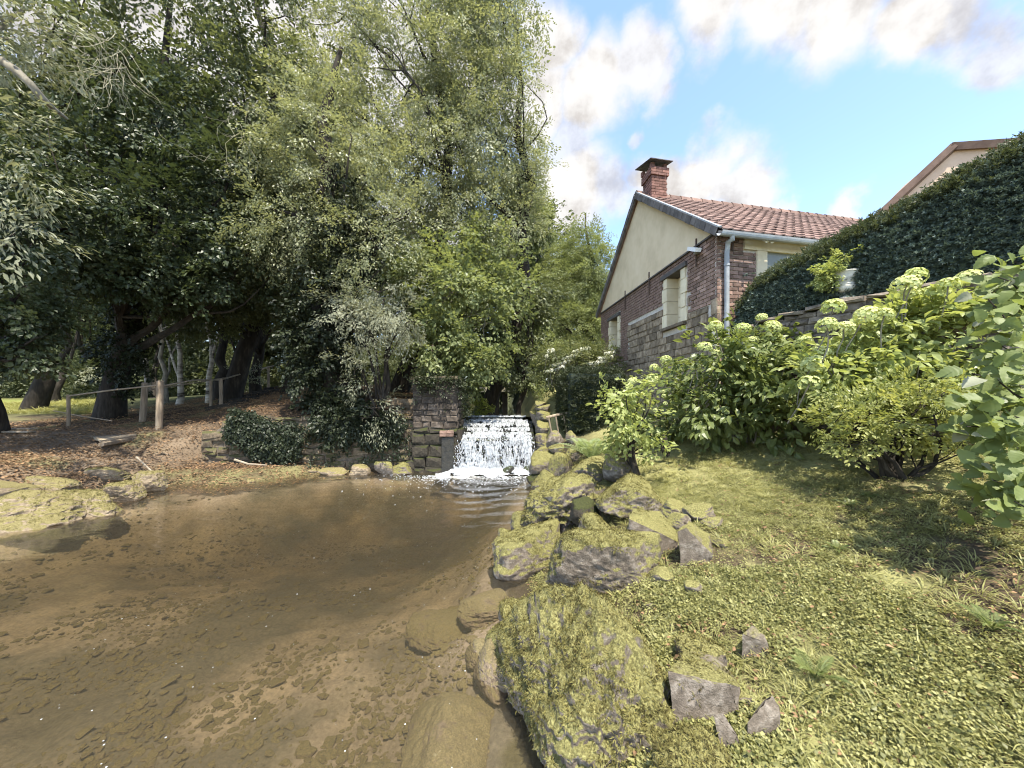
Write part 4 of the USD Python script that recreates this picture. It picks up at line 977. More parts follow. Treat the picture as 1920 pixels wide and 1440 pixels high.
# sunken blocks under the water beside the largest boulder
for q, (px, py, D, w, dp, h, lab) in enumerate(((838, 1400, 2.3, .62, .85, .40, 'large sunken block under the water at the bottom edge'), (930, 1290, 2.75, .36, .5, .30, 'narrow sunken stone against the left flank of the largest boulder'), (830, 1175, 3.7, .75, .6, .28, 'sunken pale slab with ripples over it in mid water'),
                                               (720, 1470, 2.1, .8, .6, .26, 'sunken broad stone at the bottom edge left of the large sunken block'), (915, 1110, 3.75, .6, .5, .24, 'sunken brown stone beside the tent-shaped boulder'), (905, 1240, 3.0, .3, .3, .22, 'sunken dark stone in front of the bright mossy nub'))):
    x, y = D * (px - 960) / 700, D
    v, f = rock_shape((w, dp, h), 180 + q, 10, 5, .07)
    c = np.array([x, y, float(height(np.array([x]), np.array([y]))[0]) + h * .28]); obj('sunken_rock', (v + c, f), M['bedstone'], smooth=40, loc=c, label=lab, cat='rock')
# flat stones strewn over the bed
protos_c = [rock_shape((1, .72, .30), 300 + q, 24, 3, .07, 7) for q in range(6)]
for q in range(6):
    stage.CreateClassPrim(f'/World/_stone_shape_{q}') if False else None
cnt = 0
firsts = {}
while cnt < 260:
    D = 1.9 + 4.6 * rr.random() ** 1.3
    px = rr.uniform(-60, 900) if rr.random() < .5 else rr.normal(470, 170)
    x, y = D * (px - 960) / 700, D
    if pool_sd(np.array([x]), np.array([y]))[0] > -.35: continue
    zb = float(height(np.array([x]), np.array([y]))[0])
    s_ = rr.uniform(.05, .125) * (1.25 if rr.random() < .12 else 1)
    q = int(rr.integers(6)); yaw = rr.uniform(0, 360)
    lab, grp = 'flat brown stone lying on the shallow stream bed under the water', 'stones strewn over the stream bed'
    loc = (x, y, zb + s_ * .07)
    if q not in firsts:
        t = thing('bed_stone', lab, 'stone', loc, grp, rotz=yaw); UsdGeom.Xformable(t).AddScaleOp().Set((s_, s_, s_))
        obj('stone_body', protos_c[q], M['bedstone'], t, smooth=45); firsts[q] = t
    else:
        pth = numbered('/World/bed_stone'); xf = UsdGeom.Xform.Define(stage, pth); t = xf.GetPrim()
        t.GetReferences().AddInternalReference(firsts[q].GetPath())
        xf.ClearXformOpOrder(); xf.GetOrderedXformOps()
        ops = UsdGeom.Xformable(t)
        t.GetAttribute('xformOp:translate').Set(tuple(map(float, loc))); t.GetAttribute('xformOp:rotateZ').Set(float(yaw)); t.GetAttribute('xformOp:scale').Set((s_, s_, s_))
        t.GetAttribute('xformOpOrder').Set(['xformOp:translate', 'xformOp:rotateZ', 'xformOp:scale'])
        t.SetInstanceable(True); tag(t, lab, 'stone', grp)
    cnt += 1

n = 26000; D = 1.7 + 6 * rr.random(n) ** 1.5; px = rr.uniform(-150, 940, n); x, y = D * (px - 960) / 700, D
q = np.stack([x, y, x * 0], -1); ok = (pool_sd(x, y) < -.12) & (fbm(q * 1.1, 4, 401) + .05 * rr.normal(size=n) > .47); x, y = x[ok], y[ok]; n = len(x)
GV = [('pebble', rock_shape((1, .72, .30), 330 + q_, 22, 2, .10, 7)) for q_ in range(5)]
sz = np.clip(rr.gamma(2.2, .014, n), .012, .085)
scatter('bed_gravel', GV, M['bedstone'], rr.integers(0, 5, n), np.stack([x, y, height(x, y) + sz * .06], -1), quats(np.stack([np.cos(q_ := rr.uniform(0, 6.28, n)), np.sin(q_), rr.normal(size=n) * .25], -1), .2, rr, (0, 0, 1.)), sz, label='gravel and broken stone covering the stream bed', cat='gravel')

# ------------------------------------------------------------------ garden wall with urn, right pier, wooden things
gw = thing('garden_wall', 'grey rubble garden wall below the dark yew hedge', 'wall')
GO = np.array([W0[0], W0[1], 0]); GUv = np.array([WU[0], WU[1], 0]); GNv = np.array([WN[0], WN[1], 0]); GLEN = 4.6
gtop = lambda x: np.interp(x, [0, .5, 1.3, 2.4, 4.6], [3.10, 3.22, 3.30, 3.32, 3.32])
gv = np.array([GO + GUv * x + GNv * dd + Z3 * (zz if zz < 2 else gtop(x) - .03) for x in np.linspace(0, GLEN, 12) for dd, zz in ((-.02, .7), (-.02, 3), (-.38, 3), (-.38, .7))])
k = np.arange(11)[:, None] * 4
obj('core', (gv, np.concatenate([k + [0, 1, 5], k + [0, 5, 4], k + [1, 2, 6], k + [1, 6, 5], k + [2, 3, 7], k + [2, 7, 6]] + [[[0, 2, 1], [0, 3, 2]]])), M['mortar_dark'], gw)
rubble(gw, GO, GUv, GNv, GLEN, 1.5, 3.34, .09, .16, .14, .34, M['hedgewall'], rw, d0=-.1, proud=.04, top=gtop, jit=.012, ch=.025)
for q in range(13):
    x0 = q * .355; zt = gtop(x0 + .17) + .0
    obj('coping_stone', rbox(GO + Z3 * 0, GUv, GNv, x0 + .008, x0 + .347, zt, zt + .055, -.40, .06, .02, .01, rw), M['hedgewall'], gw)
# urn: stands on the wall
uy = 1.50; uc = GO + GUv * uy - GNv * .14; uc = np.array([uc[0], uc[1], gtop(uy) + .06])
px_u = 960 + 700 * uc[0] / uc[1]
urn = thing('garden_urn', 'pale stone footed urn standing on the garden wall', 'urn', uc)
US = .42


def lathe(pr, sides=28):
    pr = np.array(pr, float); t = np.arange(sides) * 2 * np.pi / sides
    v = np.stack([pr[:, :1] * np.cos(t), pr[:, :1] * np.sin(t), np.repeat(pr[:, 1:], sides, 1)], -1).reshape(-1, 3)
    i, j = np.meshgrid(np.arange(len(pr) - 1), np.arange(sides), indexing='ij'); a = i * sides + j; b = i * sides + (j + 1) % sides
    return v, np.concatenate([np.stack([a, b, b + sides], -1).reshape(-1, 3), np.stack([a, b + sides, a + sides], -1).reshape(-1, 3)])


obj('foot', fbox((0, 0, 0), (1, 0, 0), (0, 1, 0), -.26 * US, .26 * US, 0, .07 * US, -.26 * US, .26 * US), M['urn'], urn)
v, f = lathe([(0, .07), (.24, .07), (.22, .11), (.12, .16), (.085, .22), (.10, .27), (.07, .28)]); obj('stem', (v * US, f), M['urn'], urn, smooth=35)
v, f = lathe([(.07, .28), (.18, .31), (.27, .38), (.30, .46), (.275, .53), (.29, .545), (.26, .58), (.27, .72), (.31, .84), (.37, .93), (.405, .95), (.40, .985), (.36, .985), (.30, .93), (.0, .90)])
ang_ = np.arctan2(v[:, 1], v[:, 0]); rr_ = np.hypot(v[:, 0], v[:, 1]); flute = 1 + .05 * np.cos(ang_ * 14) * ((v[:, 2] > .29) & (v[:, 2] < .53)); v[:, :2] *= flute[:, None]
obj('bowl', (v * US, f), M['urn'], urn, smooth=35)

# mossy masonry at the right side of the fall
rp = thing('fall_side_wall', 'mossy stack of stones holding the right side of the waterfall', 'wall')
q_ = 0
for (x0, y0, z0, w, dp, h, s_) in ((.86, 10.15, -.2, .62, .9, .75, 1), (.9, 10.2, .45, .58, .85, .55, 2), (.92, 10.35, .9, .55, .8, .45, 3), (.93, 10.45, 1.25, .5, .6, .35, 4), (.86, 10.5, 1.5, .42, .5, .26, 5), (.82, 10.6, 1.70, .34, .4, .16, 6), (.80, 9.7, -.2, .40, .5, .62, 7), (.92, 9.75, .3, .4, .45, .42, 8), (.78, 11.2, 1.0, .5, .9, .55, 9), (.86, 11.6, 1.3, .5, .7, .4, 10)):
    v, f = rock_shape((w, dp, h), 400 + s_, 12, 4, .06); c = np.array([x0, y0, z0 + h / 2])
    obj('stone', (v + c, f), M['mossy' if s_ not in (1, 7, 8) else 'darkstone'], rp, smooth=40, loc=c)
fr = thing('wooden_frame', 'weathered wooden frame of a rail and thin posts beside the fall', 'frame')
D_ = 9.1
a, b = P(1024, 783, D_), P(1063, 774, D_ + .1)
obj('rail', tube([a, (a + b) / 2 + Z3 * .004, b], .032, 6), M['wood'], fr)
for pa, pb in (((1029, 784), (1038, 832)), ((1042, 781), (1051, 836)), ((1057, 779), (1066, 830))):
    obj('post', tube([P(*pa, D_), P(*pb, D_ - .05)], .019, 6), M['wood'], fr)
rock(1042, 838, 8.9, .46, .3, .44, 'stone', 171, 'pinkish rubble block behind the posts of the wooden frame', p=18, facets=9)
rock(1072, 832, 8.7, .28, .3, .34, 'stone', 172, 'pale rounded stone right of the wooden frame', p=9)

# footbridge, handrail posts, rope-like rails, trail steps
fb = thing('footbridge', 'small plank footbridge crossing the ditch on the left bank', 'footbridge')
A, B, C_, Dq = P(190, 826, 8.75), P(272, 813, 10.3), P(262, 800, 12.0), P(150, 808, 11.2)
for arr in (A, B, C_, Dq): arr[2] = max(arr[2], .92)
for q in range(6):
    t0, t1 = q / 6 + .008, (q + 1) / 6 - .008
    e = [A + (Dq - A) * t0, B + (C_ - B) * t0, B + (C_ - B) * t1, A + (Dq - A) * t1]
    v = np.array([p_ - Z3 * .05 for p_ in e] + e) + rw.normal(size=(8, 3)) * .006
    obj('plank', (v, BOXF), M['planks'], fb)
obj('beam', tube([A + (B - A) * .0 - Z3 * .09, B - Z3 * .09], .06, 6), M['wood'], fb)
obj('beam', tube([Dq - Z3 * .09, C_ - Z3 * .09], .06, 6), M['wood'], fb)


def post(px, y0, y1, D, r, mat, label, name='rail_post', cat='post', group=None, lean=0):
    a, b = P(px, y1, D), P(px + lean, y0, D); a = a - Z3 * .25
    o = obj(name, tube([a, a + (b - a) * .5 + [.01, 0, 0], b - Z3 * .02, b], [r, r * .97, r * .95, r * .7], 9), M[mat], smooth=40, loc=a, label=label, cat=cat, group=group)
    return b


p1 = post(128, 740, 808, 10.8, .045, 'wood', 'thin weathered post at the left end of the footbridge rail')
p2 = post(265, 717, 796, 11.4, .085, 'wood', 'thick wooden post behind the footbridge, farther of the pair', lean=7)
p3 = post(297, 714, 806, 10.5, .085, 'wood', 'thick wooden post nearest the pool at the footbridge end', lean=3)
p4 = post(395, 712, 757, 13.6, .05, 'wood', 'middle post of the stair rail, shorter and farther of two')
p5 = post(414, 710, 766, 13.2, .06, 'wood', 'middle post of the stair rail, nearer of two')
p6 = post(503, 688, 726, 18.0, .06, 'wood', 'last post of the stair rail at the top of the trail')
post(278, 672, 725, 13.5, .085, 'palebark', 'pale broken snag standing behind the footbridge', 'tree_stump', 'stump', lean=-6)
post(480, 690, 722, 19.5, .05, 'wood', 'slim post left of the last stair rail post')


def rail(pts, r, label, mat='paleWood'):
    obj('handrail', tube(pts, r, 6), M[mat], label=label, cat='handrail')


rail([p1 - Z3 * .04, (p1 + p3) / 2 - Z3 * .06, p3 - Z3 * .12], .022, 'level wooden rail over the footbridge')
rail([p3 - Z3 * .16, (p3 + p5) / 2 - Z3 * .02, p5 - Z3 * .04, (p5 + p6) / 2 + Z3 * .0, p6 - Z3 * .0, P(528, 683, 18.5)], .026, 'long pale handrail climbing the trail steps')
rail([p2 - Z3 * .25, p4 - Z3 * .02, P(470, 700, 16.5), P(500, 690, 18.4)], .018, 'thin farther handrail climbing the trail steps', 'wood')
rail([P(100, 770, 11.5), P(150, 780, 11.2), P(210, 789, 11.0)], .014, 'thin low cord sagging left of the footbridge', 'wood')
ts = thing('trail_steps', 'leaf-strewn trail steps edged with dark logs going uphill', 'steps')
for q in range(7):
    D = 12.6 + q * 1.0; px = 385 + q * 22; a = P(px, 0, D); b = P(px + 62 - q * 3, 0, D + .25)
    za, zb = [float(height(np.array([p_[0]]), np.array([p_[1]]))[0]) + .07 for p_ in (a, b)]
    a[2], b[2] = za, zb
    obj('log_riser', tube([a, (a + b) / 2 + [0, 0, .01], b], .075, 7), M['bark'], ts)
obj('clay_pipe', tube([P(302, 858, 9.3), P(316, 853, 10.0)], [.11, .11], 16, cap=False), M['pipe'], smooth=40, label='short grey drain pipe poking out of the bank below the footbridge', cat='pipe')
obj('driftwood', tube([P(256, 857, 8.5), P(300, 898, 7.9)], [.02, .016], 6), M['paleWood'], label='long pale stick lying on the slope of the left bank', cat='stick')
obj('driftwood', tube([P(440, 862, 9.3), P(466, 870, 9.2), P(500, 872, 9.25)], [.03, .022, .012], 6), M['paleWood'], label='pale bleached branch on the mud in front of the ivy wall', cat='stick')
obj('driftwood', tube([P(270, 840, 9.6), P(305, 832, 9.9), P(345, 822, 10.1)], [.016, .014, .008], 6), M['deadtwig'], label='crooked dead stick on the slope above the drain pipe', cat='stick')
for q, (ax, ay, bx, by, D) in enumerate(((20, 822, 64, 824, 10.2), (0, 834, 60, 832, 9.8))):
    a, b = P(ax, ay, D), P(bx, by, D); hz = float(height(a[:1], a[1:2])[0]); a[2] = b[2] = hz + .03
    obj('sun_bleached_board', fbox(a, unit((b - a) * [1, 1, 0]), np.array([0, 1.0, 0]), 0, np.linalg.norm(b - a), 0, .035, -.09, .09), M['paleWood'], label=('pale board lying on the sunny dirt path, farther of two', 'pale board lying on the sunny dirt path, nearer of two')[q], cat='board')
# far footbridge over the stream
f2 = thing('stream_bridge', 'small concrete slab bridge over the stream above the fall', 'bridge')
a, b = P(900, 731, 21), P(958, 730, 21)
obj('deck', fbox(a, BU, BN, 0, b[0] - a[0], -.12, .14, -.5, .5), M['cream'], f2)
obj('rail', tube([a + Z3 * .55, b + Z3 * .55], .03, 6), M['wood'], f2)
for t in (.45, .72): obj('pier', fbox(a, BU, BN, t * (b[0] - a[0]), t * (b[0] - a[0]) + .3, -1.3, -.125, -.3, .3), M['darkstone'], f2)
# brick coping by the terrace
bc = thing('terrace_edging', 'red brick edging beside the white flowering bush', 'edging')
for q in range(9):
    a = P(1010 + q * 4.2, 698 + (q % 3) * 3.2, 11.4); obj('brick', fbox(a, BU, BN, 0, .2, 0, .06, -.08, .03, .003, rw), M['chimneybrick'], bc)

# ------------------------------------------------------------------ plants
rp_ = np.random.default_rng(101)


def spray(L, n, ll, lw, rng, spread=.45, droop=.35, side=3, fuller=False, flat=.6):
    """A leafy twig along +x: leaves on the axis and on a few side shoots."""
    t = rng.random(n); s_ = rng.integers(0, side + 1, n)
    sy = np.where(s_ == 0, 0, rng.uniform(-1, 1, n) * spread) * (1 - .4 * t)
    p = np.stack([t * L, sy * L, rng.normal(size=n) * .07 * L - droop * L * .5 * t ** 2], -1)
    a = np.stack([.5 + .6 * t, np.sign(sy + rng.normal(size=n) * .1) * rng.uniform(.2, 1.0, n), -droop + rng.normal(size=n) * .35], -1)
    nr = np.stack([rng.normal(size=n) * (1 - flat), rng.normal(size=n) * (1 - flat), np.ones(n)], -1)
    l = ll * rng.uniform(.7, 1.2, n)
    v, f = (leaf6 if fuller else leaves)(p, a, nr, l, l * lw, .18)
    return v, f


def needle_spray(L, n, rng):
    t = rng.random(n); ang = rng.uniform(0, 6.28, n)
    p = np.stack([t * L, np.zeros(n), np.zeros(n)], -1); a = np.stack([np.full(n, .9), np.cos(ang), np.sin(ang) * .6], -1)
    return leaves(p, a, rng.normal(size=(n, 3)) + [0, 0, 1.5], L * .34 * rng.uniform(.7, 1.2, n), L * .085, .05)


SP = {}
for nm, (L, n, ll, lw, dr, ful) in {'poplar': (.75, 58, .085, .6, .45, False), 'willow': (.7, 44, .12, .34, .5, False), 'hazel': (.55, 26, .115, .72, .3, False), 'maple': (.6, 36, .115, .85, .3, False),
                                    'darkwood': (.8, 36, .13, .65, .3, False), 'ivy': (.34, 22, .075, .9, .5, False), 'hyd': (.38, 16, .125, .55, .3, True), 'acer': (.26, 26, .062, .55, .12, False), 'small': (.24, 20, .06, .75, .3, False), 'box': (.13, 16, .035, .6, .05, False), 'rose': (.4, 24, .07, .6, .3, False)}.items():
    SP[nm] = [('leafy_twig', spray(L, n, ll, lw, rp_, droop=dr, fuller=ful)) for _ in range(4)]
SP['yew'] = [('yew_shoot', needle_spray(.17, 30, rp_)) for _ in range(4)]


def L(px, py, D, rx, ry, rd=None):
    return P(px, py, D), np.array([rx * D / 700, rd or rx * D / 700, ry * D / 700])


def fill(lobes, dens, rng, gap=.42, freq=.9, shell=2.2, seed=0):
    """Places for leafy twigs in a crown made of uneven lobes, thinned into clumps with gaps between them."""
    pos, out = [], []
    for c, r in lobes:
        n = int(dens * (r[0] * r[2]) * math.pi)
        d = unit(rng.normal(size=(n, 3))); rad = rng.random(n) ** (1 / shell)
        bumpy = 1 + .55 * (fbm(d * 2.2 + c, 3, seed) - .5)
        p = c + d * r * (rad * bumpy)[:, None]
        pos.append(p); out.append(d)
    p, d = np.vstack(pos), np.vstack(out)
    keep = fbm(p * freq, 3, seed + 5) > gap - .08 + rng.random(len(p)) * .16
    return p[keep], d[keep]


def foliage(name, key, mat, parent, lobes, dens, rng, gap=.42, freq=.9, size=1.0, droop=.35, loc=None, shell=2.2, seed=0, minz=None):
    p, d = fill(lobes, dens, rng, gap, freq, shell, seed)
    if minz is not None:
        ok = p[:, 2] > minz; p, d = p[ok], d[ok]
    x = d + rng.normal(size=d.shape) * .55 + np.array([0, 0, -droop])
    q = quats(x, .35, rng, (0, 0, 1.0))
    return scatter(name, SP[key], M[mat], rng.integers(0, len(SP[key]), len(p)), p, q, size * rng.uniform(.7, 1.25, len(p)), parent=parent, loc=loc)


def curve(a, b, bend, n, rng, sag=0):
    t = np.linspace(0, 1, n)[:, None]
    off = rng.normal(size=3) * bend * np.linalg.norm(b - a)
    w = rng.normal(size=(n, 3)) * .012 * np.linalg.norm(b - a); w[0] = w[-1] = 0
    return a + (b - a) * t + off * np.sin(t * math.pi) + w + np.array([0, 0, -sag]) * t ** 2


def skeleton(base, top, r0, lobes, rng, twigs=5, lean=.05, n=12, trunk_pts=None):
    """Tapered trunk, limbs into each lobe and branches off the limbs."""
    mb = MB()
    tr = curve(base, top, lean, n, rng) if trunk_pts is None else np.asarray(trunk_pts, float)
    m = len(tr)
    rad = r0 * (1 - np.linspace(0, .82, m)) * (1 + .25 * np.exp(-np.linspace(0, m, m) * 1.1))
    mb.add(*tube(tr, rad, 10))
    for c, r in lobes:
        zt = c[2] - r[2] * .9 - np.linalg.norm(c[:2] - np.interp(c[2], tr[:, 2], tr[:, 0])) * .15
        i = int(np.clip(np.searchsorted(tr[:, 2], zt), 2, m - 2))
        a = tr[i]; end = c + unit(c - a) * r * .55
        lim = curve(a, end, .08, 9, rng); lr = rad[i] * .5
        mb.add(*tube(lim, lr * (1 - np.linspace(0, .85, 9)), 6))
        for _ in range(twigs):
            j = rng.integers(3, 8); e = c + unit(rng.normal(size=3)) * r * rng.uniform(.6, .95)
            mb.add(*tube(curve(lim[j], e, .12, 6, rng), lr * .38 * (1 - np.linspace(0, .85, 6)), 4))
    return mb.get()


def tree(label, base, top, r0, lobes, key, mat, dens, seed, gap=.42, size=1.0, droop=.35, bark='bark', name='tree', group=None, twigs=5, freq=.9, cat='tree', trunk_pts=None, parts=(), shell=2.2, lean=.05, skel=None):
    rng = np.random.default_rng(seed)
    base = np.asarray(base, float); base = np.array([base[0], base[1], float(height(np.array([base[0]]), np.array([base[1]]))[0]) - .1])
    t = thing(name, label, cat, base, group)
    sk = skeleton(base, np.asarray(top, float), r0, skel or lobes, rng, twigs, trunk_pts=trunk_pts, lean=lean)
    obj('trunk', (sk[0] - base, sk[1]), M[bark], t, smooth=50)
    foliage('crown', key, mat, t, lobes, dens * 2.6, rng, gap, freq, size, droop, loc=base, seed=seed, shell=shell)
    for (nm, key2, mat2, lob2, dens2, gap2, size2) in parts:
        foliage(nm, key2, mat2, t, lob2, dens2, rng, gap2, 1.2, size2, .5, loc=base, seed=seed + 3)
    return t, base, rng


# -- tall light trees behind and left of the fall
tree('tallest light green poplar behind the waterfall, right edge of the leaf mass', P(905, 740, 15.0), P(900, -150, 15.5), .30,
     [L(930, 20, 14, 75, 110), L(880, -60, 14, 110, 110), L(920, 180, 14, 90, 100), L(850, 120, 13.5, 110, 110), L(945, 300, 14.5, 85, 85), L(860, 290, 13.5, 110, 100), L(950, 400, 15, 75, 70), L(880, 420, 13.8, 110, 80), L(985, 330, 16, 40, 60)],
     'poplar', 'poplar', 13, 201, gap=.43, droop=.55)
tree('light green poplar with thin open top, left neighbour of the tallest poplar', P(745, 740, 14.0), P(760, -200, 14.5), .30,
     [L(740, -20, 13, 100, 100), L(650, 60, 13.5, 80, 100), L(760, 160, 12.5, 100, 110), L(660, 230, 12.5, 100, 100), L(780, 310, 12.5, 90, 80), L(700, 380, 12.2, 110, 90), L(600, 150, 13, 70, 110)],
     'poplar', 'poplar', 12, 202, gap=.47, droop=.5)
tree('grey-green ivy-clad tree with silvery outer leaves left of the waterfall', P(632, 790, 10.8), P(640, 90, 11.3), .34,
     [L(640, 330, 10.8, 105, 100), L(560, 430, 10.6, 90, 90), L(700, 480, 10.2, 90, 80), L(610, 250, 11.2, 100, 90), L(560, 300, 11, 90, 80), L(740, 420, 11, 80, 70)],
     'poplar', 'poplar', 19, 203, gap=.44, droop=.55, size=.85,
     parts=[('ivy_coat', 'ivy', 'ivy', [L(625, 560, 10.6, 75, 110, 1.1), L(610, 680, 10.5, 66, 100, 1.0), L(625, 760, 10.6, 55, 38, .5), L(650, 785, 10.0, 66, 40, .25), L(705, 790, 9.95, 40, 32, .2), L(650, 430, 10.7, 60, 90, .9), L(580, 620, 10.5, 45, 80, .8)], 62, .30, 1.2)])
tree('bright silvery elder bush hanging over the ivy tree above the bank wall', P(700, 800, 10.2), P(720, 560, 10.0), .10,
     [L(720, 560, 9.7, 62, 60, .8), L(755, 600, 9.6, 40, 42, .6), L(690, 620, 9.6, 50, 55, .7), L(680, 710, 9.6, 45, 60, .6), L(700, 770, 9.6, 38, 40, .5), L(640, 580, 9.8, 45, 50, .6)],
     'willow', 'paleleaf', 20, 204, gap=.50, size=.72, droop=.5, name='elder_bush', cat='bush', freq=1.6)
tree('bright green hazel drooping over the square pier and the fall', P(800, 720, 12.5), P(850, 480, 12.2), .14,
     [L(860, 560, 11.5, 85, 75), L(900, 620, 11.3, 65, 55), L(830, 640, 11.2, 80, 50), L(880, 680, 11.2, 65, 32, .8), L(800, 520, 12, 80, 60), L(930, 540, 12.5, 55, 70), L(905, 480, 13, 70, 60)],
     'hazel', 'hazel', 20, 205, gap=.42, droop=.5, bark='greybark', name='hazel_tree')
tree('slim dark-trunked sapling between the stream bridge and the house', P(972, 745, 14.5), P(985, 500, 15), .11,
     [L(985, 600, 14.5, 38, 60), L(970, 680, 14.2, 36, 40), L(1010, 560, 15, 40, 50)], 'hazel', 'darkwood', 16, 206, name='sapling', droop=.5)
tree('airy green tree rising beside the rendered gable of the house', P(1100, 690, 21), P(1098, 400, 21), .22,
     [L(1095, 480, 20.5, 42, 48), L(1070, 545, 20, 48, 48), L(1120, 560, 21, 44, 50), L(1090, 610, 19.5, 55, 40), L(1060, 610, 19, 40, 40), L(1110, 510, 20, 40, 50), L(1060, 500, 21, 30, 40)], 'poplar', 'hazel', 22, 207, gap=.38, size=1.1)
tree('soft light tree between the tallest poplar and the house tree', P(1000, 700, 24), P(1000, 430, 24), .22,
     [L(990, 560, 22, 45, 60), L(1010, 640, 20, 40, 40), L(965, 490, 23, 45, 55), L(1030, 660, 17, 32, 26), L(1015, 420, 22, 22, 50), L(985, 400, 22, 40, 60)], 'hazel', 'hazel', 16, 208, size=1.25)

# -- the dark wood on the left
b1 = P(213, 768, 12.2)
tp = lambda *pts: np.array([P(*q) for q in pts])
tree('large dark ivy-clad tree whose twin trunk leans behind the footbridge', b1, P(330, 60, 12), .34,
     [L(300, 430, 10.5, 120, 95), L(180, 330, 10.5, 120, 90), L(420, 340, 11, 100, 95), L(100, 430, 9.5, 110, 90), L(330, 250, 11.5, 120, 90), L(450, 480, 11, 90, 80), L(220, 520, 10.5, 110, 55), L(350, 540, 11, 100, 50)],
     'maple', 'maple', 13, 211, gap=.40, droop=.5, trunk_pts=tp((205, 790, 12.2), (213, 730, 12.2), (232, 660, 12.1), (250, 590, 12), (262, 500, 12), (275, 400, 12), (290, 260, 12), (310, 100, 12), (320, 0, 12)),
     parts=[('second_trunk_ivy', 'ivy', 'ivy', [L(213, 660, 12.1, 26, 90, .5), L(245, 640, 12, 24, 90, .5), L(255, 540, 12, 30, 80, .6)], 60, .3, 1.2)])
tree('broadleaf tree with low hanging dark leaves at the left border', P(-12, 750, 9.8), P(20, 300, 9.5), .24,
     [L(40, 560, 8.2, 70, 70), L(20, 470, 8.2, 70, 70), L(60, 640, 8.0, 40, 50), L(10, 650, 8.2, 45, 50)], 'maple', 'maple', 22, 212, gap=.40, droop=.6, size=.85)
tree('upper-storey ash with airy leaves over the dark ivy tree, top left', P(60, 735, 15), P(150, -100, 14), .30,
     [L(100, 90, 11.5, 130, 90), L(40, 200, 11, 100, 90), L(240, 130, 12, 100, 80), L(60, 330, 11, 110, 60), L(150, 220, 11.5, 110, 70), L(160, 0, 12, 130, 60)], 'darkwood', 'darkwood', 9, 213, gap=.47)
tree('upper-storey tree with black limbs and sky gaps, top centre left', P(430, 735, 15), P(440, -120, 14.5), .32,
     [L(380, 60, 13, 110, 80), L(500, 60, 13, 100, 90), L(460, 200, 12.5, 110, 90), L(560, 200, 12.8, 80, 90), L(360, 180, 13, 90, 70), L(520, 360, 12.5, 90, 80), L(430, -40, 13, 150, 60)], 'darkwood', 'darkwood', 9, 214, gap=.48)
tree('mid-height tree filling the wood behind the trail steps', P(480, 725, 17), P(490, 300, 16), .22,
     [L(470, 560, 13.5, 90, 55), L(540, 540, 13, 60, 70), L(400, 590, 13.5, 80, 40), L(500, 430, 14, 90, 70)], 'hazel', 'darkwood', 15, 215, gap=.42, droop=.5)
# off to the left, outside the frame: the tree whose pale limb and bright leaves reach into the picture
tree('tree at the left whose pale bare limb reaches into the top left corner', (-10.8, 5.6, .6), (-10.5, 5.6, 11.5), .36,
     [L(-40, 90, 6.6, 90, 70), L(-10, 300, 6.0, 42, 120, .5), L(30, 30, 6.8, 70, 30), (np.array([-10.5, 5.6, 10.5]), np.array([1.6, 1.4, 1.2])), L(10, 420, 6.0, 25, 40, .4)],
     'willow', 'willow', 15, 216, gap=.46, bark='greybark', skel=[L(30, 30, 6.8, 70, 30)], twigs=3)
obj('pale_limb', tube(tp((-60, 80, 6.4), (0, 110, 6.2), (45, 145, 6.2), (80, 190, 6.4), (112, 212, 6.8)), [.10, .085, .075, .06, .035], 8), M['palebark'], stage.GetPrimAtPath('/World/tree_%03d' % (used['/World/tree'] - 1)), smooth=50) if False else None
lt = stage.GetPrimAtPath('/World/tree_%03d' % (used['/World/tree'] - 1))
lb = np.array(lt.GetAttribute('xformOp:translate').Get())
obj('pale_limb', (lambda a: (a[0] - lb, a[1]))(tube(tp((-120, 20, 7.0), (-60, 75, 6.6), (0, 112, 6.3), (30, 132, 6.2), (55, 155, 6.2), (78, 182, 6.3), (98, 202, 6.6), (125, 222, 7.0)), [.075, .07, .066, .062, .056, .05, .042, .025], 8)), M['greybark'], lt, smooth=50)
rt = np.random.default_rng(31)
mb = MB()
for q in range(44):
    a = P(rt.uniform(140, 240), rt.uniform(60, 150), 8.6); cur = [a]
    d = np.array([rt.normal() * .4, rt.normal() * .3, -1.0])
    for s_ in range(6):
        d = unit(d + rt.normal(size=3) * .30); cur.append(cur[-1] + d * rt.uniform(.12, .28))
    mb.add(*tube(cur, .008 * (1 - np.linspace(0, .7, 7)), 4))
for q in range(12):
    a = P(rt.uniform(380, 470), rt.uniform(180, 300), 9.5); cur = [a]; d = np.array([rt.normal() * .6, 0, -.8])
    for s_ in range(6):
        d = unit(d + rt.normal(size=3) * .4); cur.append(cur[-1] + d * rt.uniform(.15, .3))
    mb.add(*tube(cur, .007 * (1 - np.linspace(0, .7, 7)), 4))
dk = stage.GetPrimAtPath('/World/tree_%03d' % (used['/World/tree'] - 5)); db = np.array(dk.GetAttribute('xformOp:translate').Get())
v, f = mb.get(); obj('dead_twigs', (v - db, f), M['deadtwig'], dk, kind='stuff')


# -- pale birches and thin trunks inside the wood
def trunk_only(px, y0, y1, D, r, bark, label, lean=0, crown=None, group=None, seed=0):
    a = P(px, y0, D)
    tree(label, a, P(px + lean, y1, D), r * .72, crown or [L(px + lean, y1 + 40, D, 70, 60)], 'darkwood', 'darkwood', 9, seed, bark=bark, name='woodland_tree', group=group, twigs=3, gap=.42, size=1.1, lean=.03)


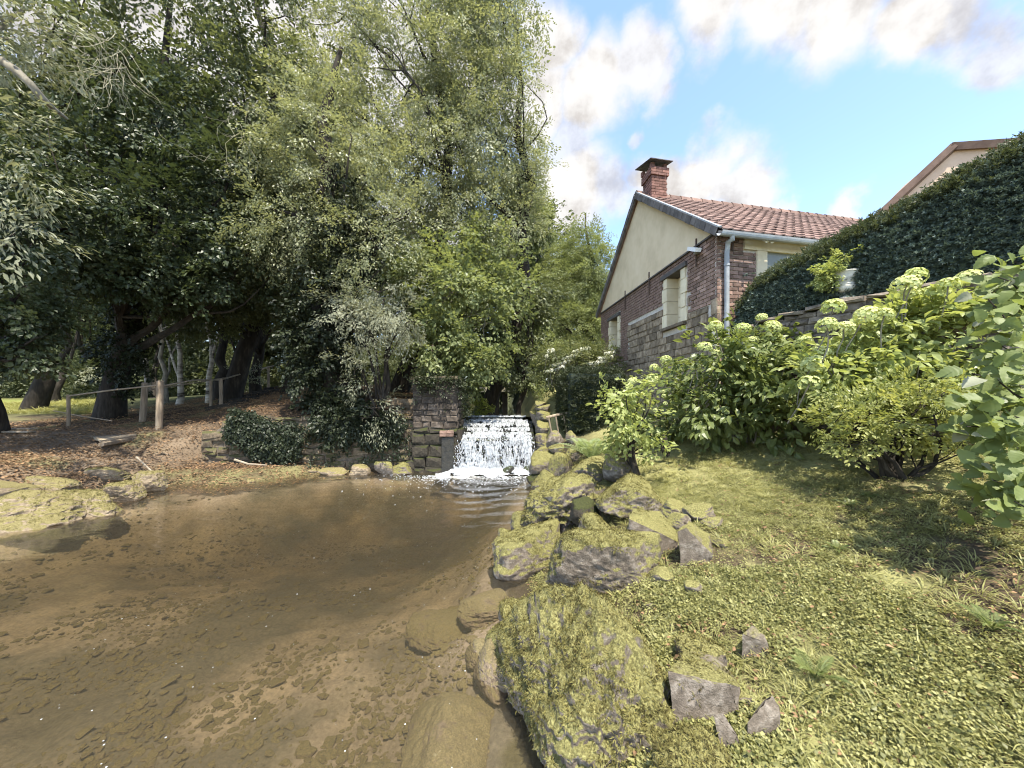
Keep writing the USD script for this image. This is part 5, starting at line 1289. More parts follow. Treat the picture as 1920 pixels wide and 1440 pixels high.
trunk_only(335, 722, 480, 16, .17, 'palebark', 'white-barked birch right of the pale snag', -4, seed=221)
trunk_only(391, 718, 470, 15.5, .15, 'palebark', 'cream-barked slender tree beside the middle stair post', -6, seed=222)
trunk_only(310, 722, 500, 17, .16, 'greybark', 'grey trunk just left of the white-barked birch', 2, seed=223)
trunk_only(412, 715, 420, 16.5, .32, 'bark', 'thick dark trunk right of the cream-barked tree', 8, seed=224)
trunk_only(450, 712, 430, 19, .16, 'bark', 'dark thin trunk left of the last stair post', 0, seed=225)
trunk_only(540, 720, 400, 14.5, .17, 'bark', 'twin dark trunk where the handrail ends', 4, seed=226)
trunk_only(526, 720, 420, 16, .13, 'bark', 'slimmer dark trunk beside the end of the handrail', 0, seed=227)
trunk_only(105, 735, 450, 19, .26, 'bark', 'dark trunk left of the leaning ivy trunk', 5, seed=228)
trunk_only(290, 725, 450, 21, .2, 'bark', 'dark trunk deep in the wood behind the pale snag', 0, seed=229)
trunk_only(160, 730, 470, 23, .24, 'bark', 'dark trunk deep in the wood above the grassy patch', 0, seed=230)
# -- the back of the wood: a closing row of trees
rb2 = np.random.default_rng(55)
for q in range(17):
    px = -330 + q * 84 + rb2.uniform(-20, 20); D = rb2.uniform(25, 36)
    a = P(px, 730, D); hh = rb2.uniform(330, 480) if px > 600 else rb2.uniform(150, 320)
    lob = [L(px + rb2.uniform(-20, 20), y_ + rb2.uniform(-15, 15), D, rb2.uniform(60, 80), 65) for y_ in np.arange(hh + 60, 690, 95)]
    tree('leafy tree in the closing row at the back of the wood', a, P(px, hh, D), .3, lob, 'darkwood', 'darkwood', 5.0, 240 + q, gap=.36, size=1.75, name='back_row_tree', group='trees closing the back of the wood', twigs=2)
for q, px in enumerate((1010, 1060, 1110, 1150)):
    D = 34 + q; a = P(px, 700, D)
    tree('leafy tree behind the house terrace in the far distance', a, P(px, 560, D), .25, [L(px, 640, D, 40, 50), L(px + 10, 590 + 8 * q, D, 30, 40)], 'darkwood', 'darkwood', 4.5, 270 + q, gap=.36, size=1.7, name='far_tree', group='far trees behind the terrace', twigs=2)
# undergrowth as one low mass
rng = np.random.default_rng(62)
lob = [(np.array([x, y, float(height(np.array([x]), np.array([y]))[0]) + .5]), np.array([1.6, 1.2, 1.0])) for x, y in zip(rng.uniform(-44, -3, 110), rng.uniform(22, 33, 110))]
lob = [(c + [0, 0, .5], r * [1, 1, 1.7]) for c, r in lob]
foliage('undergrowth', 'darkwood', 'darkwood', None, lob, 11, rng, .35, .9, 1.1, .2, seed=9)
tag(stage.GetPrimAtPath('/World/undergrowth'), 'low leafy undergrowth between the woodland trunks', 'undergrowth')
lob = [(np.array([x, y, float(height(np.array([x]), np.array([y]))[0]) + .25]), np.array([.6, .6, .5])) for x, y in ((-2.3, 12.6), (-2.5, 14), (-2.7, 15.5), (-2.9, 17.5), (1.3, 12.6), (1.35, 14), (1.2, 15.5), (1.0, 17.5), (.8, 19.5), (-3.2, 19.5), (1.5, 11.6))]
foliage('stream_bank_plants', 'hazel', 'hazel', None, lob, 40, rng, .38, 1.6, .55, .3, seed=10)
tag(stage.GetPrimAtPath('/World/stream_bank_plants'), 'leafy plants lining both banks of the stream above the fall', 'plants')
t = thing('lime_bush', 'bright yellow-green cushion of leaves at the left end of the fall lip', 'bush', P(898, 772, 12.3)); foliage('leaves', 'box', 'limebush', t, [L(898, 766, 12.3, 24, 15, .35)], 500, rng, .25, 2, 1.2, .2, loc=P(898, 772, 12.3))
t = thing('sunlit_woodland_bush', 'small pale leafy bush catching light behind the trail steps', 'bush', P(465, 712, 16)); foliage('leaves', 'hazel', 'paleleaf', t, [L(462, 695, 16, 28, 20)], 30, rng, .36, 1.4, .7, .2, loc=P(465, 712, 16))
t = thing('sunlit_woodland_bush', 'low pale spreading bush left of the leaning ivy trunk', 'bush', P(160, 712, 17)); foliage('leaves', 'hazel', 'paleleaf', t, [L(160, 704, 17, 32, 9)], 30, rng, .40, 1.4, .7, .2, loc=P(160, 712, 17))

# -- ivy on the bank wall
ivy = thing('wall_ivy', 'dark curtain of ivy hanging down the left half of the bank wall', 'ivy', P(495, 870, 9.85))
n = 1500
xs = rng.normal(-6.45, .55, n); zs = rng.uniform(.1, 1.7, n); q_ = np.stack([xs * 1.5, zs * .9, xs * 0], -1); ok = (np.abs(xs + 6.45) < 1.0 + .5 * (fbm(q_ * 2, 3, 7) - .5)) & (zs > .05 + .9 * fbm(np.stack([xs * 2.2, xs * 0, xs * 0], -1), 3, 12) * (.5 + np.abs(xs + 6.3))) & (zs < 1.25 + .55 * fbm(np.stack([xs * 1.6, xs * 0 + 3, xs * 0], -1), 3, 14)) & (fbm(q_ * 3, 3, 8) > .36)
pos = np.stack([xs, 9.88 - rng.random(n) * (.05 + .28 * fbm(q_ * 1.6, 3, 9)), zs], -1)[ok]
scatter('leaves', SP['ivy'], M['ivy'], rng.integers(0, 4, len(pos)), pos, quats(np.stack([rng.normal(size=len(pos)) * .4, -np.abs(rng.normal(size=len(pos)) * .4), -np.ones(len(pos))], -1), .3, rng, (0, -1., .4)), rng.uniform(.7, 1.1, len(pos)), parent=ivy, loc=P(495, 870, 9.85))
ivy = thing('wall_ivy', 'thinner ivy trailing over the bank wall between ivy tree and steps', 'ivy', P(690, 800, 9.85))
n = 230; xs = rng.uniform(-5.4, -2.75, n); zs = 1.5 - rng.gamma(1.3, .28, n); ok = zs > .1
pos = np.stack([xs, 9.88 - rng.random(n) * .12, zs], -1)[ok]
scatter('leaves', SP['ivy'], M['ivy'], rng.integers(0, 4, len(pos)), pos, quats(np.stack([rng.normal(size=len(pos)) * .4, -np.abs(rng.normal(size=len(pos)) * .4), -np.ones(len(pos))], -1), .3, rng, (0, -1., .4)), rng.uniform(.6, 1.0, len(pos)), parent=ivy, loc=P(690, 800, 9.85))

n = 420; pos = PO + np.stack([rng.uniform(-.05, PW + .08, n), rng.uniform(-.08, PD, n), 2.47 + rng.random(n) * .08], -1); low_ = rng.random(n) < .45
pos[low_, 1] = PO[1] - .07 - rng.random(low_.sum()) * .05; pos[low_, 2] = 2.5 - rng.gamma(1.2, .11, low_.sum())
rr2 = rng.random(n) < .3; pos[rr2, 0] = PO[0] + PW + .03 + rng.random(rr2.sum()) * .08; pos[rr2, 1] = PO[1] + rng.uniform(0, PD, rr2.sum()); pos[rr2, 2] = 2.45 - rng.gamma(1.3, .35, rr2.sum())
scatter('leaves', SP['box'], M['boxleaf'], rng.integers(0, 4, n), pos, quats(rng.normal(size=(n, 3)) * .6 + [0, -.4, -.3], .5, rng, (0, -.3, 1.)), rng.uniform(1.0, 2.0, n), parent=pm, loc=PO + np.array([.6, .6, 2.5]))

# -- yew hedge over the garden wall
hed = thing('yew_hedge', 'tall dark clipped yew hedge sloping up to the right above the garden wall', 'hedge', (5, 5.6, 3))
HB = np.array([5, 5.6, 3.0])
hx = np.linspace(-.02, 5.6, 80)          # along the wall line, set back behind it
htop = np.interp(hx, [0, .12, .35, .8, 1.5, 2.4, 3.4, 5.6], [3.72, 3.96, 4.1, 4.24, 4.42, 4.68, 4.99, 5.35])
NP = 28
sec = np.linspace(0, 1, NP)
pts = np.zeros((80, NP, 3)); nrm = np.zeros((80, NP, 3))
for a_, (x, ht) in enumerate(zip(hx, htop)):
    zb = 2.9; w2 = .48
    for b_, t in enumerate(sec):       # section: up the front, over a rounded top, down the back
        Hh = ht - zb; peri = Hh - .35
        if t < .42: d_, z_, n_ = w2, zb + peri * t / .42, (1, 0)
        elif t < .58:
            g = (t - .42) / .16 * math.pi; d_, z_, n_ = w2 * math.cos(g), zb + peri + .35 * math.sin(g), (math.cos(g), math.sin(g))
        else: d_, z_, n_ = -w2, zb + peri * (1 - (t - .58) / .42), (-1, 0)
        pts[a_, b_] = GO + GUv * x + GNv * (d_ - .62) + Z3 * z_; nrm[a_, b_] = GNv * n_[0] + Z3 * n_[1]
lump = (fbm(pts * 2.1, 4, 91) - .5)[..., None] * .15
pts = pts + nrm * lump
i, j = np.meshgrid(np.arange(79), np.arange(NP - 1), indexing='ij'); k = (i * NP + j).ravel()
v = pts.reshape(-1, 3); vb = v - nrm.reshape(-1, 3) * .07
fs = np.vstack([np.stack([k, k + NP + 1, k + NP], -1), np.stack([k, k + 1, k + NP + 1], -1)])
c0_, c1_ = len(v), len(v) + 1; jj = np.arange(NP - 1)
fs = np.vstack([fs, np.stack([np.full(NP - 1, c0_), jj + 1, jj], -1), np.stack([np.full(NP - 1, c1_), 79 * NP + jj, 79 * NP + jj + 1], -1)])
obj('hedge_body', (np.vstack([vb, vb[:NP].mean(0), vb[-NP:].mean(0)]) - HB, fs), M['soilbody'], hed, smooth=True)
n = 30000
a_ = (rng.random(n) * 78.99); b_ = rng.random(n) ** .8 * .66 * (NP - 1.01); ai, bi = a_.astype(int), b_.astype(int); fa, fb_ = (a_ - ai)[:, None], (b_ - bi)[:, None]
bl = lambda A_: A_[ai, bi] * (1 - fa) * (1 - fb_) + A_[ai + 1, bi] * fa * (1 - fb_) + A_[ai, bi + 1] * (1 - fa) * fb_ + A_[ai + 1, bi + 1] * fa * fb_
pos, nn = bl(pts), bl(nrm)
m_ = 900; endp = pts[rng.integers(0, 3, m_), rng.integers(0, NP, m_)]; 
x_ = nn * .7 + rng.normal(size=(n, 3)) * .5 + GUv * .35 + np.array([0, 0, -.15])
top = (nn[:, 2] > .25) & (rng.random(n) < .5)
scatter('foliage', SP['yew'], M['yew'], rng.integers(0, 4, (~top).sum()), pos[~top] - nn[~top] * .05, quats(x_[~top], .4, rng, (0, 0, 1.)), rng.uniform(.5, .95, (~top).sum()), parent=hed, loc=HB)
scatter('fresh_shoots', SP['yew'], M['yewtip'], rng.integers(0, 4, top.sum()), pos[top], quats(nn[top] + rng.normal(size=(top.sum(), 3)) * .4, .4, rng, (0, -1., 0)), rng.uniform(.5, 1.0, top.sum()), parent=hed, loc=HB)
ep = np.repeat(pts[0], 40, 0) * .5 + pts[0].mean(0) * .5 + rng.normal(size=(NP * 40, 3)) * [.08, .2, .25]
scatter('foliage', SP['yew'], M['yew'], rng.integers(0, 4, len(ep)), ep, quats(rng.normal(size=ep.shape) * .5 - GUv, .4, rng, (0, 0, 1.)), rng.uniform(.8, 1.3, len(ep)), parent=hed, loc=HB)

# -- clipped box hedge and the flowering bush by the house
bh = thing('box_hedge', 'dark clipped box hedge below the far corner of the house', 'hedge', (2.0, 9.7, 1.2)); HB2 = np.array([2.0, 9.7, 1.2])
bx = trimesh.creation.box((1.25, 1.5, 1.35)); bx.apply_translation((2.0, 9.75, 1.85)); bx = bx.subdivide().subdivide().subdivide()
v = bx.vertices + (fbm(bx.vertices * 3, 3, 8) - .5)[:, None] * .12
obj('hedge_body', (v - HB2, bx.faces), M['soilbody'], bh)
pt, fi = trimesh.sample.sample_surface(bx, 5200, seed=4); nn = bx.face_normals[fi]
scatter('foliage', SP['box'], M['boxleaf'], rng.integers(0, 4, len(pt)), pt + nn * .02, quats(nn + rng.normal(size=nn.shape) * .5, .4, rng, (0, 0, 1.)), rng.uniform(.8, 1.4, len(pt)), parent=bh, loc=HB2)


def head(r, rng, flat=.8, n=95):
    d = unit(rng.normal(size=(n, 3)) + [0, 0, .25]); d[:, 2] = np.where(d[:, 2] < -.5, -d[:, 2], d[:, 2])
    p = d * r * rng.uniform(.82, 1.05, (n, 1)) * np.array([1, 1, flat])
    ang = rng.uniform(0, 6.28, n); t1 = unit(np.cross(d, rng.normal(size=(n, 3)))); t2 = np.cross(d, t1); s = r * .19
    vs, fs = [], []
    for kx in range(4):
        g = kx * math.pi / 2
        dirv = t1 * math.cos(g) + t2 * math.sin(g)
        vv, ff = leaves(p, dirv + d * .15, d, s, s * .95, .08); fs.append(ff + sum(len(x) for x in vs)); vs.append(vv)
    return np.vstack(vs), np.vstack(fs)


HEADS = {k: [head(1.0, np.random.default_rng(500 + q), .82 if k == 'b' else .95, 150 if k == 'b' else 60) for q in range(4)] for k in 'bs'}


def hydrangea(label, base, lobes, heads, D, leafmat, dens, seed, hr=.095, name='hydrangea', gap=.38, headmat='bloom', key='hyd', size=1.0, group=None):
    rng = np.random.default_rng(seed)
    base = np.array([base[0], base[1], float(height(np.array([base[0]]), np.array([base[1]]))[0])])
    t = thing(name, label, 'hydrangea' if headmat == 'bloom' else 'bush', base, group)
    foliage('leaves', key, leafmat, t, lobes, dens, rng, gap, 1.5, size, .25, loc=base, seed=seed, minz=base[2] + .02)
    mb = MB()
    for q in range(26):
        c, r = lobes[q % len(lobes)]; e = c + unit(rng.normal(size=3)) * r * .8
        mb.add(*tube(curve(base + rng.normal(size=3) * [.12, .12, 0], e, .08, 7, rng), .013 * (1 - np.linspace(0, .7, 7)), 5))
    for hd in heads:
        px, py, s = (*hd, 1.0)[:3]
        dd = D + rng.uniform(-.25, .15); c = P(px, py, dd)
        mb.add(*tube(curve(c - [rng.normal() * .1, -.15, .45], c, .05, 5, rng), .007, 5))
        v, f = HEADS['b' if headmat == 'bloom' else 's'][rng.integers(4)]
        rot = Rot.from_euler('xyz', [rng.normal() * 14, rng.normal() * 14, rng.uniform(0, 360)], degrees=True).as_matrix()
        obj('flower_head', ((v * hr * s * rng.uniform(.85, 1.15)) @ rot.T, f), M[headmat], t, loc=None if False else -(base - c) * 0 + 0 * c) if False else None
        m = obj('flower_head', ((v * hr * s * rng.uniform(.85, 1.15)) @ rot.T + (c - base), f), M[headmat], t, loc=c - base)
    v, f = mb.get(); obj('stems', (v - base, f), M['greybark'], t, kind='stuff')
    return t


hydrangea('large green hydrangea with cream heads before the drainpipe corner of the house', P(1405, 850, 5.8), [L(1405, 720, 5.6, 115, 80, .8), L(1340, 690, 5.8, 70, 55), L(1460, 680, 5.8, 75, 60), L(1400, 660, 5.8, 70, 40), L(1440, 780, 5.4, 90, 45, .6), L(1330, 770, 5.6, 70, 40, .5)],
          [(1428, 596, .95), (1342, 613), (1392, 617), (1447, 615, 1.15), (1452, 640, 1.2), (1369, 646, 1.2), (1321, 652), (1345, 664), (1509, 640, .9), (1417, 693, .8), (1476, 683, .7), (1377, 662, .9), (1305, 690, .8), (1410, 640, .9), (1350, 700, .7)], 5.5, 'hydleaf', 62, 301, hr=.10)
hydrangea('smaller hydrangea with pale heads below the stone gable wall', P(1255, 800, 7.2), [L(1250, 740, 7.0, 62, 55), L(1225, 780, 6.8, 45, 35), L(1300, 750, 6.9, 50, 50), L(1280, 800, 6.6, 60, 22, .4)],
          [(1248, 676, .95), (1226, 690, .9), (1224, 712, 1.1), (1186, 715), (1272, 690, .8), (1290, 742, .9), (1292, 757), (1262, 720, .7), (1240, 735, .7), (1206, 742, .8), (1256, 785, .6), (1300, 792, .6)], 6.8, 'hydleaf', 62, 302, hr=.10)
hydrangea('tall lime-coloured hydrangea with big creamy heads in front of the yew hedge', P(1690, 860, 4.7), [L(1655, 680, 4.5, 90, 52, .6), L(1740, 655, 4.5, 95, 75, .6), L(1820, 635, 4.4, 80, 80, .5), L(1570, 700, 4.4, 50, 40, .4), L(1605, 668, 4.5, 44, 26, .4), L(1715, 605, 4.6, 75, 40, .5), L(1805, 578, 4.5, 58, 36, .4), L(1640, 622, 4.5, 45, 28, .35), L(1765, 600, 4.5, 60, 36, .4), L(1540, 700, 4.35, 30, 30, .3), L(1700, 740, 4.4, 130, 50, .5)],
          [(1562, 577), (1550, 611), (1583, 617, .9), (1624, 592, 1.2), (1617, 611), (1700, 535, 1.5), (1716, 519, 1.1), (1704, 553, 1.1), (1750, 553, 1.1), (1778, 535, 1.1), (1815, 524, 1.4), (1792, 585, 1.2), (1659, 590, .9), (1850, 535, 1.2), (1542, 663), (1524, 686, 1.3), (1518, 720, 1.3), (1583, 688, 1.1), (1662, 640, .9), (1735, 615, .8), (1830, 600, .8)], 4.25, 'hydleaf_light', 190, 303, hr=.10, size=.82)
hydrangea('bush with many small white flowers on the terrace by the far window', P(1100, 710, 11.0), [L(1060, 675, 11, 45, 26, .7), L(1110, 680, 10.8, 42, 30, .6), L(1040, 695, 11, 30, 18, .5)],
          [(1025 + 128 * ((q * .618) % 1), 650 + 44 * ((q * .7548 + .3) % 1) + 10 * abs(((q * .618) % 1) - .5)) for q in range(40)], 10.4, 'rose', 330, 304, hr=.062, name='white_flowering_bush', headmat='whitebloom', key='rose', gap=.33)

# -- golden shrub with dark gnarled stems
ab = P(1690, 893, 3.75); ab[2] = float(height(ab[:1], ab[1:2])[0])
ac = thing('golden_shrub', 'rounded golden-green shrub on dark gnarled stems in the lawn', 'shrub', ab)
alob = [L(1670, 785, 3.7, 100, 42, .5), L(1595, 792, 3.65, 52, 42, .4), L(1745, 785, 3.7, 58, 42, .45), L(1650, 742, 3.75, 78, 22, .45), L(1735, 735, 3.75, 60, 20, .4), L(1600, 830, 3.6, 40, 14, .3), L(1770, 824, 3.65, 32, 16, .3)]
foliage('leaves', 'acer', 'acer', ac, alob, 420, rng, .40, 2.2, .72, .05, loc=ab, shell=2.6, seed=3)
mb = MB(); ra = np.random.default_rng(9)
for q in range(13):
    c, r = alob[q % 7]; e = c + unit(ra.normal(size=3)) * r * .7; s_ = ab + np.array([ra.normal() * .07, ra.normal() * .07, -.06])
    pth = curve(s_, e, .14, 9, ra); mb.add(*tube(pth, .026 * (1 - np.linspace(0, .75, 9)), 6))
    for _ in range(4):
        j = ra.integers(3, 8); mb.add(*tube(curve(pth[j], c + unit(ra.normal(size=3)) * r * .9, .12, 5, ra), .009 * (1 - np.linspace(0, .7, 5)), 4))
v, f = mb.get(); obj('stems', (v - ab, f), M['bark'], ac, smooth=50)

# -- small shrub on the rocky bank
sb = P(1192, 908, 5.0)
sh = thing('small_bank_shrub', 'small sparse shrub with bent dark trunk growing among the bank rocks', 'shrub', sb)
slob = [L(1190, 775, 4.9, 55, 45, .35), L(1160, 760, 4.9, 35, 40, .25), L(1222, 765, 4.9, 34, 36, .25), L(1195, 815, 4.9, 40, 22, .3), L(1228, 835, 4.9, 18, 28, .15), L(1185, 735, 5, 35, 22, .25)]
foliage('leaves', 'small', 'hydleaf_light', sh, slob, 110, rng, .46, 2.2, 1.15, .3, loc=sb, seed=6)
mb = MB(); tr = tp((1200, 915, 5.0), (1193, 885, 5.0), (1183, 850, 5.0), (1182, 815, 5.0), (1188, 775, 5.0)); mb.add(*tube(tr, [.055, .045, .036, .028, .012], 8))
for q in range(16):
    c, r = slob[q % 6]; mb.add(*tube(curve(tr[1 + q % 3], c + unit(ra.normal(size=3)) * r * .85, .12, 6, ra), .014 * (1 - np.linspace(0, .7, 6)), 5))
v, f = mb.get(); obj('trunk', (v - sb, f), M['bark'], sh, smooth=50)
for q in range(9):
    c, r = slob[q % 6]; p_ = c + unit(ra.normal(size=3)) * r * .9; v, f = HEADS['s'][q % 4]; obj('blossom', (v * .03 + p_ - sb, f), M['bloom'], sh, loc=p_ - sb)
# its old stump beside it
obj('old_stump', (lambda r_: (r_[0] * 1.0 + P(1246, 835, 5.6), r_[1]))(rock_shape((.14, .14, .36), 611, 10, 4, .2)), M['bark'], smooth=40, label='dark knotty stump at the lawn edge right of the small shrub', cat='stump')


# -- ferns
def fern(label, base, nf, Ln, seed, mat='fern', name='fern'):
    r = np.random.default_rng(seed); t = thing(name, label, 'fern', base)
    for q in range(nf):
        az = q / nf * 6.28 + r.normal() * .2; el = r.uniform(.7, 1.25); l_ = Ln * r.uniform(.75, 1.1)
        tt = np.linspace(0, 1, 22); d = np.array([math.cos(az), math.sin(az), 0])
        sp = d[None] * (tt * l_ * math.cos(el) * 1.1)[:, None] + Z3 * (l_ * (tt * math.sin(el) - .45 * tt ** 2.2))[:, None]
        tg = unit(np.gradient(sp, axis=0)); sd_ = unit(np.cross(tg, Z3)); up_ = np.cross(sd_, tg)
        wl = l_ * .19 * np.sin(np.clip(tt * 1.05 + .06, 0, 1) * math.pi) ** .7
        pp = np.repeat(sp[2:], 2, 0); sg = np.tile([1, -1], 20)[:, None]; a = np.repeat(sd_[2:], 2, 0) * sg + np.repeat(tg[2:], 2, 0) * .45
        v, f = leaves(pp, a, np.repeat(up_[2:], 2, 0), np.repeat(wl[2:], 2), l_ * .024, .05)
        mb = MB(); mb.add(v, f); mb.add(*tube(sp, .004, 4)); obj('frond', mb.get(), M[mat], t)


fern('large pale fern fanning out between the wooden frame and the small shrub', P(1108, 862, 6.9), 20, .85, 1)
fern('smaller fern left of the large fern beside the box hedge', P(1092, 852, 7.6), 11, .42, 2)
pw = P(1350, 905, 0.1)
for q, (px, py, D, s_, lab) in enumerate(((1570, 1060, 2.95, .16, 'pale leafy weed rosette in the middle of the lawn'), (1590, 945, 3.45, .14, 'small strap-leaved weed in the bare soil in front of the golden shrub'), (1625, 940, 3.5, .12, 'small bright weed right of the strap-leaved weed'), (1530, 1330, 2.05, .22, 'tall grassy weed beside the pointed grey stone'), (1860, 1290, 2.05, .2, 'grassy weed near the lower right corner'))):
    b = P(px, py, D); b[2] = float(height(b[:1], b[1:2])[0]); fern(lab, b, 9, s_, 20 + q, 'hydleaf', 'weed')

# -- plant in the urn
pot = thing('urn_plant', 'trailing geranium with pink flowers filling the stone urn', 'plant', uc + Z3 * .9 * US)
c = uc + Z3 * 1.15 * US
foliage('leaves', 'small', 'hydleaf_light', pot, [(c + [.05, .05, .06], np.array([.26, .2, .13])), (c + [-.27, .03, -.12], np.array([.12, .1, .13])), (c + [.27, .02, -.08], np.array([.13, .1, .12]))], 1500, rng, .28, 3, .55, .3, loc=uc + Z3 * .9 * US, seed=2)
for q in range(9):
    v, f = HEADS['s'][q % 4]; p_ = np.array([ra.uniform(.08, .32), ra.uniform(-.2, 0), ra.uniform(-.1, .25)]); obj('flower', (v * .026 + p_, f), M['pinkbloom'], pot, loc=p_)

# -- shrub of large leaves at the right border, each leaf a part
bg = thing('large_leaved_shrub', 'shrub with big light green and silvery leaves at the right border', 'shrub', (3.4, 2.3, 1.0)); BB = np.array([3.4, 2.3, 1.0])
rl = np.random.default_rng(88)


def big_leaf(rng):
    n = 13; t = np.linspace(0, 1, n); w = .37 * np.sin(t ** .72 * math.pi) ** .75 * (1 + .09 * np.cos(np.arange(n) * math.pi)); w[0] = w[-1] = 0
    c_, r_ = rng.uniform(.1, .4), rng.uniform(.05, .35)
    z = -c_ * t ** 2; mid = np.stack([t, t * 0, z], -1); vein = .018 * np.cos(np.arange(n) * math.pi)
    sets = [mid]
    for sg in (1, -1):
        for g in (.5, 1.0):
            sets.append(mid + np.stack([t * 0 + .06 * g, sg * w * g, w * g * r_ * (1 if g < .8 else .75) + vein * g + rng.normal(size=n) * .008], -1))
    v = np.vstack(sets); f = []
    for q in range(n - 1):
        for a_, b_, flip in ((0, 1, 0), (1, 2, 0), (0, 3, 1), (3, 4, 1)):
            t1, t2 = (a_ * n + q, a_ * n + q + 1, b_ * n + q + 1), (a_ * n + q, b_ * n + q + 1, b_ * n + q)
            f += [t1, t2] if not flip else [t1[::-1], t2[::-1]]
    return v, np.array(f)


boughs = []
for (x0, y0, x1, y1, D0, D1) in ((1990, 760, 1830, 560, 2.7, 2.6), (1990, 900, 1800, 700, 2.6, 2.5), (1990, 620, 1850, 520, 2.8, 2.7), (1990, 800, 1790, 800, 2.5, 2.45), (1990, 950, 1840, 900, 2.4, 2.4), (2000, 560, 1880, 490, 2.7, 2.7), (2050, 700, 1900, 620, 2.4, 2.4), (2020, 860, 1880, 780, 2.3, 2.3), (2000, 1000, 1880, 940, 2.3, 2.25), (1980, 700, 1840, 640, 2.9, 2.9), (1990, 850, 1850, 850, 2.8, 2.7)):
    boughs.append(curve(P(x0 + 20, y0, D0), P(x1 + 22, y1, D1), .06, 9, rl))
mb = MB()
for b_ in boughs: mb.add(*tube(b_, .012 * (1 - np.linspace(0, .7, 9)), 5)); mb.add(*tube(curve(np.array([3.9, 2.3, 1.0]), b_[0], .1, 7, rl), .018, 5))
v, f = mb.get(); obj('branches', (v - BB, f), M['bark'], bg)
made_ = 0; rest_ = MB()
for q in range(6000):
    if made_ >= 620: break
    b_ = boughs[q % len(boughs)]; t = rl.uniform(1.5, 8); i_ = min(7, int(t)); p_ = b_[i_] + (b_[min(8, i_ + 1)] - b_[i_]) * (t - i_) + rl.normal(size=3) * .11
    if not (1795 < 960 + 700 * p_[0] / p_[1] < 1945 and 470 < 742 - 700 * (p_[2] - 2) / p_[1] < 975): continue
    made_ += 1
    d = np.array([-.6, -.25, -.15]) + rl.normal(size=3) * .55
    qd = Rot.from_quat(quats(d[None], .55, rl, (-.1, -.75, 1.)))[0].as_matrix()
    v, f = big_leaf(rl); s_ = .05 + .095 * rl.random() ** 1.5 * (1.15 if rl.random() < .15 else 1)
    if made_ > 300:
        rest_.add((v * s_) @ qd.T + p_ - BB, f); continue
    obj('leaf', ((v * s_) @ qd.T + p_ - BB, f), M['paleleaf' if rl.random() < .13 else 'bigleaf'], bg, smooth=True, loc=p_ - BB)

obj('small_leaf_mass', rest_.get(), M['bigleaf'], bg, smooth=True, kind='stuff')

# ------------------------------------------------------------------ ground cover
def rosette(n, r, ll, rng):
    ang = rng.uniform(0, 6.28, n); rr_ = r * np.sqrt(rng.random(n)); p = np.stack([np.cos(ang) * rr_, np.sin(ang) * rr_, rng.uniform(.004, .05, n)], -1)
    a = np.stack([np.cos(ang + rng.normal(size=n) * .8), np.sin(ang + rng.normal(size=n) * .8), rng.uniform(-.3, .9, n)], -1)
    l = ll * rng.uniform(.6, 1.3, n); return leaves(p, a, rng.normal(size=(n, 3)) * .45 + [0, 0, 1], l, l * .8, .12)


def tuft(n, h, rng, r=.03):
    ang = rng.uniform(0, 6.28, n); p = np.stack([np.cos(ang), np.sin(ang), 0 * ang], -1) * (r * np.sqrt(rng.random(n)))[:, None]
    l = h * rng.uniform(.5, 1.2, n); out = np.stack([np.cos(ang), np.sin(ang), rng.uniform(.5, 1.8, n)], -1)
    return leaf6(p, out, np.stack([-np.cos(ang), -np.sin(ang), np.ones(n)], -1), l, .004 + .018 * l, .1, .45)


CL = [('clover', rosette(24, .055, .015, rng)) for _ in range(4)] + [('clover', rosette(15, .05, .021, rng)) for _ in range(2)]
GR = [('grass_tuft', tuft(14, .07, rng)) for _ in range(3)] + [('grass_tuft', tuft(18, .12, rng, .04)) for _ in range(2)]


def lawn_points(n, rmax, pw, rng):
    r_ = 1.2 + (rmax - 1.2) * rng.random(n) ** pw; az = rng.uniform(-.15, 1.05, n)
    x, y = r_ * np.sin(az), r_ * np.cos(az)
    s = -((x - W0[0]) * WN[0] + (y - W0[1]) * WN[1]); g = (x - G0[0]) * -GN[0] + (y - G0[1]) * -GN[1]
    ok = (pool_sd(x, y) > .25) & ((s < -.05) | (g < -.05)) & (x < 6.5)
    return x[ok], y[ok]


x, y = lawn_points(90000, 8.5, 1.45, rng)
q = np.stack([x, y, x * 0], -1); dn = fbm(q * 2.2, 4, 201) * .55 + fbm(q * .9, 3, 202) * .45 - .07 * ss(.55, .66, fbm(q * 1.1 + 4, 3, 206))
bare = ss(.75, .1, np.hypot(x - ab[0], y - ab[1] + .1)) * .25
keep = dn > .475 + bare + .05 * rng.normal(size=len(x)); x, y = x[keep], y[keep]
pos = np.stack([x, y, height(x, y) - .004], -1); n = len(x)
near = np.hypot(x, y) < 4.2
scatter('lawn_clover', CL, M['clover'], np.where(near & (rng.random(n) < .25), rng.integers(4, 6, n), rng.integers(0, 4, n)), pos, quats(np.stack([np.cos(q_ := rng.uniform(0, 6.28, n)), np.sin(q_), 0 * q_], -1), .12, rng, (-.1, -.1, 1.)), rng.uniform(.55, 1.25, n) * (1 - .35 * ss(2.5, 5, np.hypot(x, y))), label='low clover-like leaves covering the sloping lawn', cat='ground cover')
x, y = lawn_points(9000, 8.5, 1.2, rng)
q = np.stack([x, y, x * 0], -1); keep = fbm(q * 1.3, 4, 205) + .12 * ss(1.5, .2, np.abs(y - 1.7)) > .44; x, y = x[keep], y[keep]; n = len(x)
pos = np.stack([x, y, height(x, y) - .004], -1)
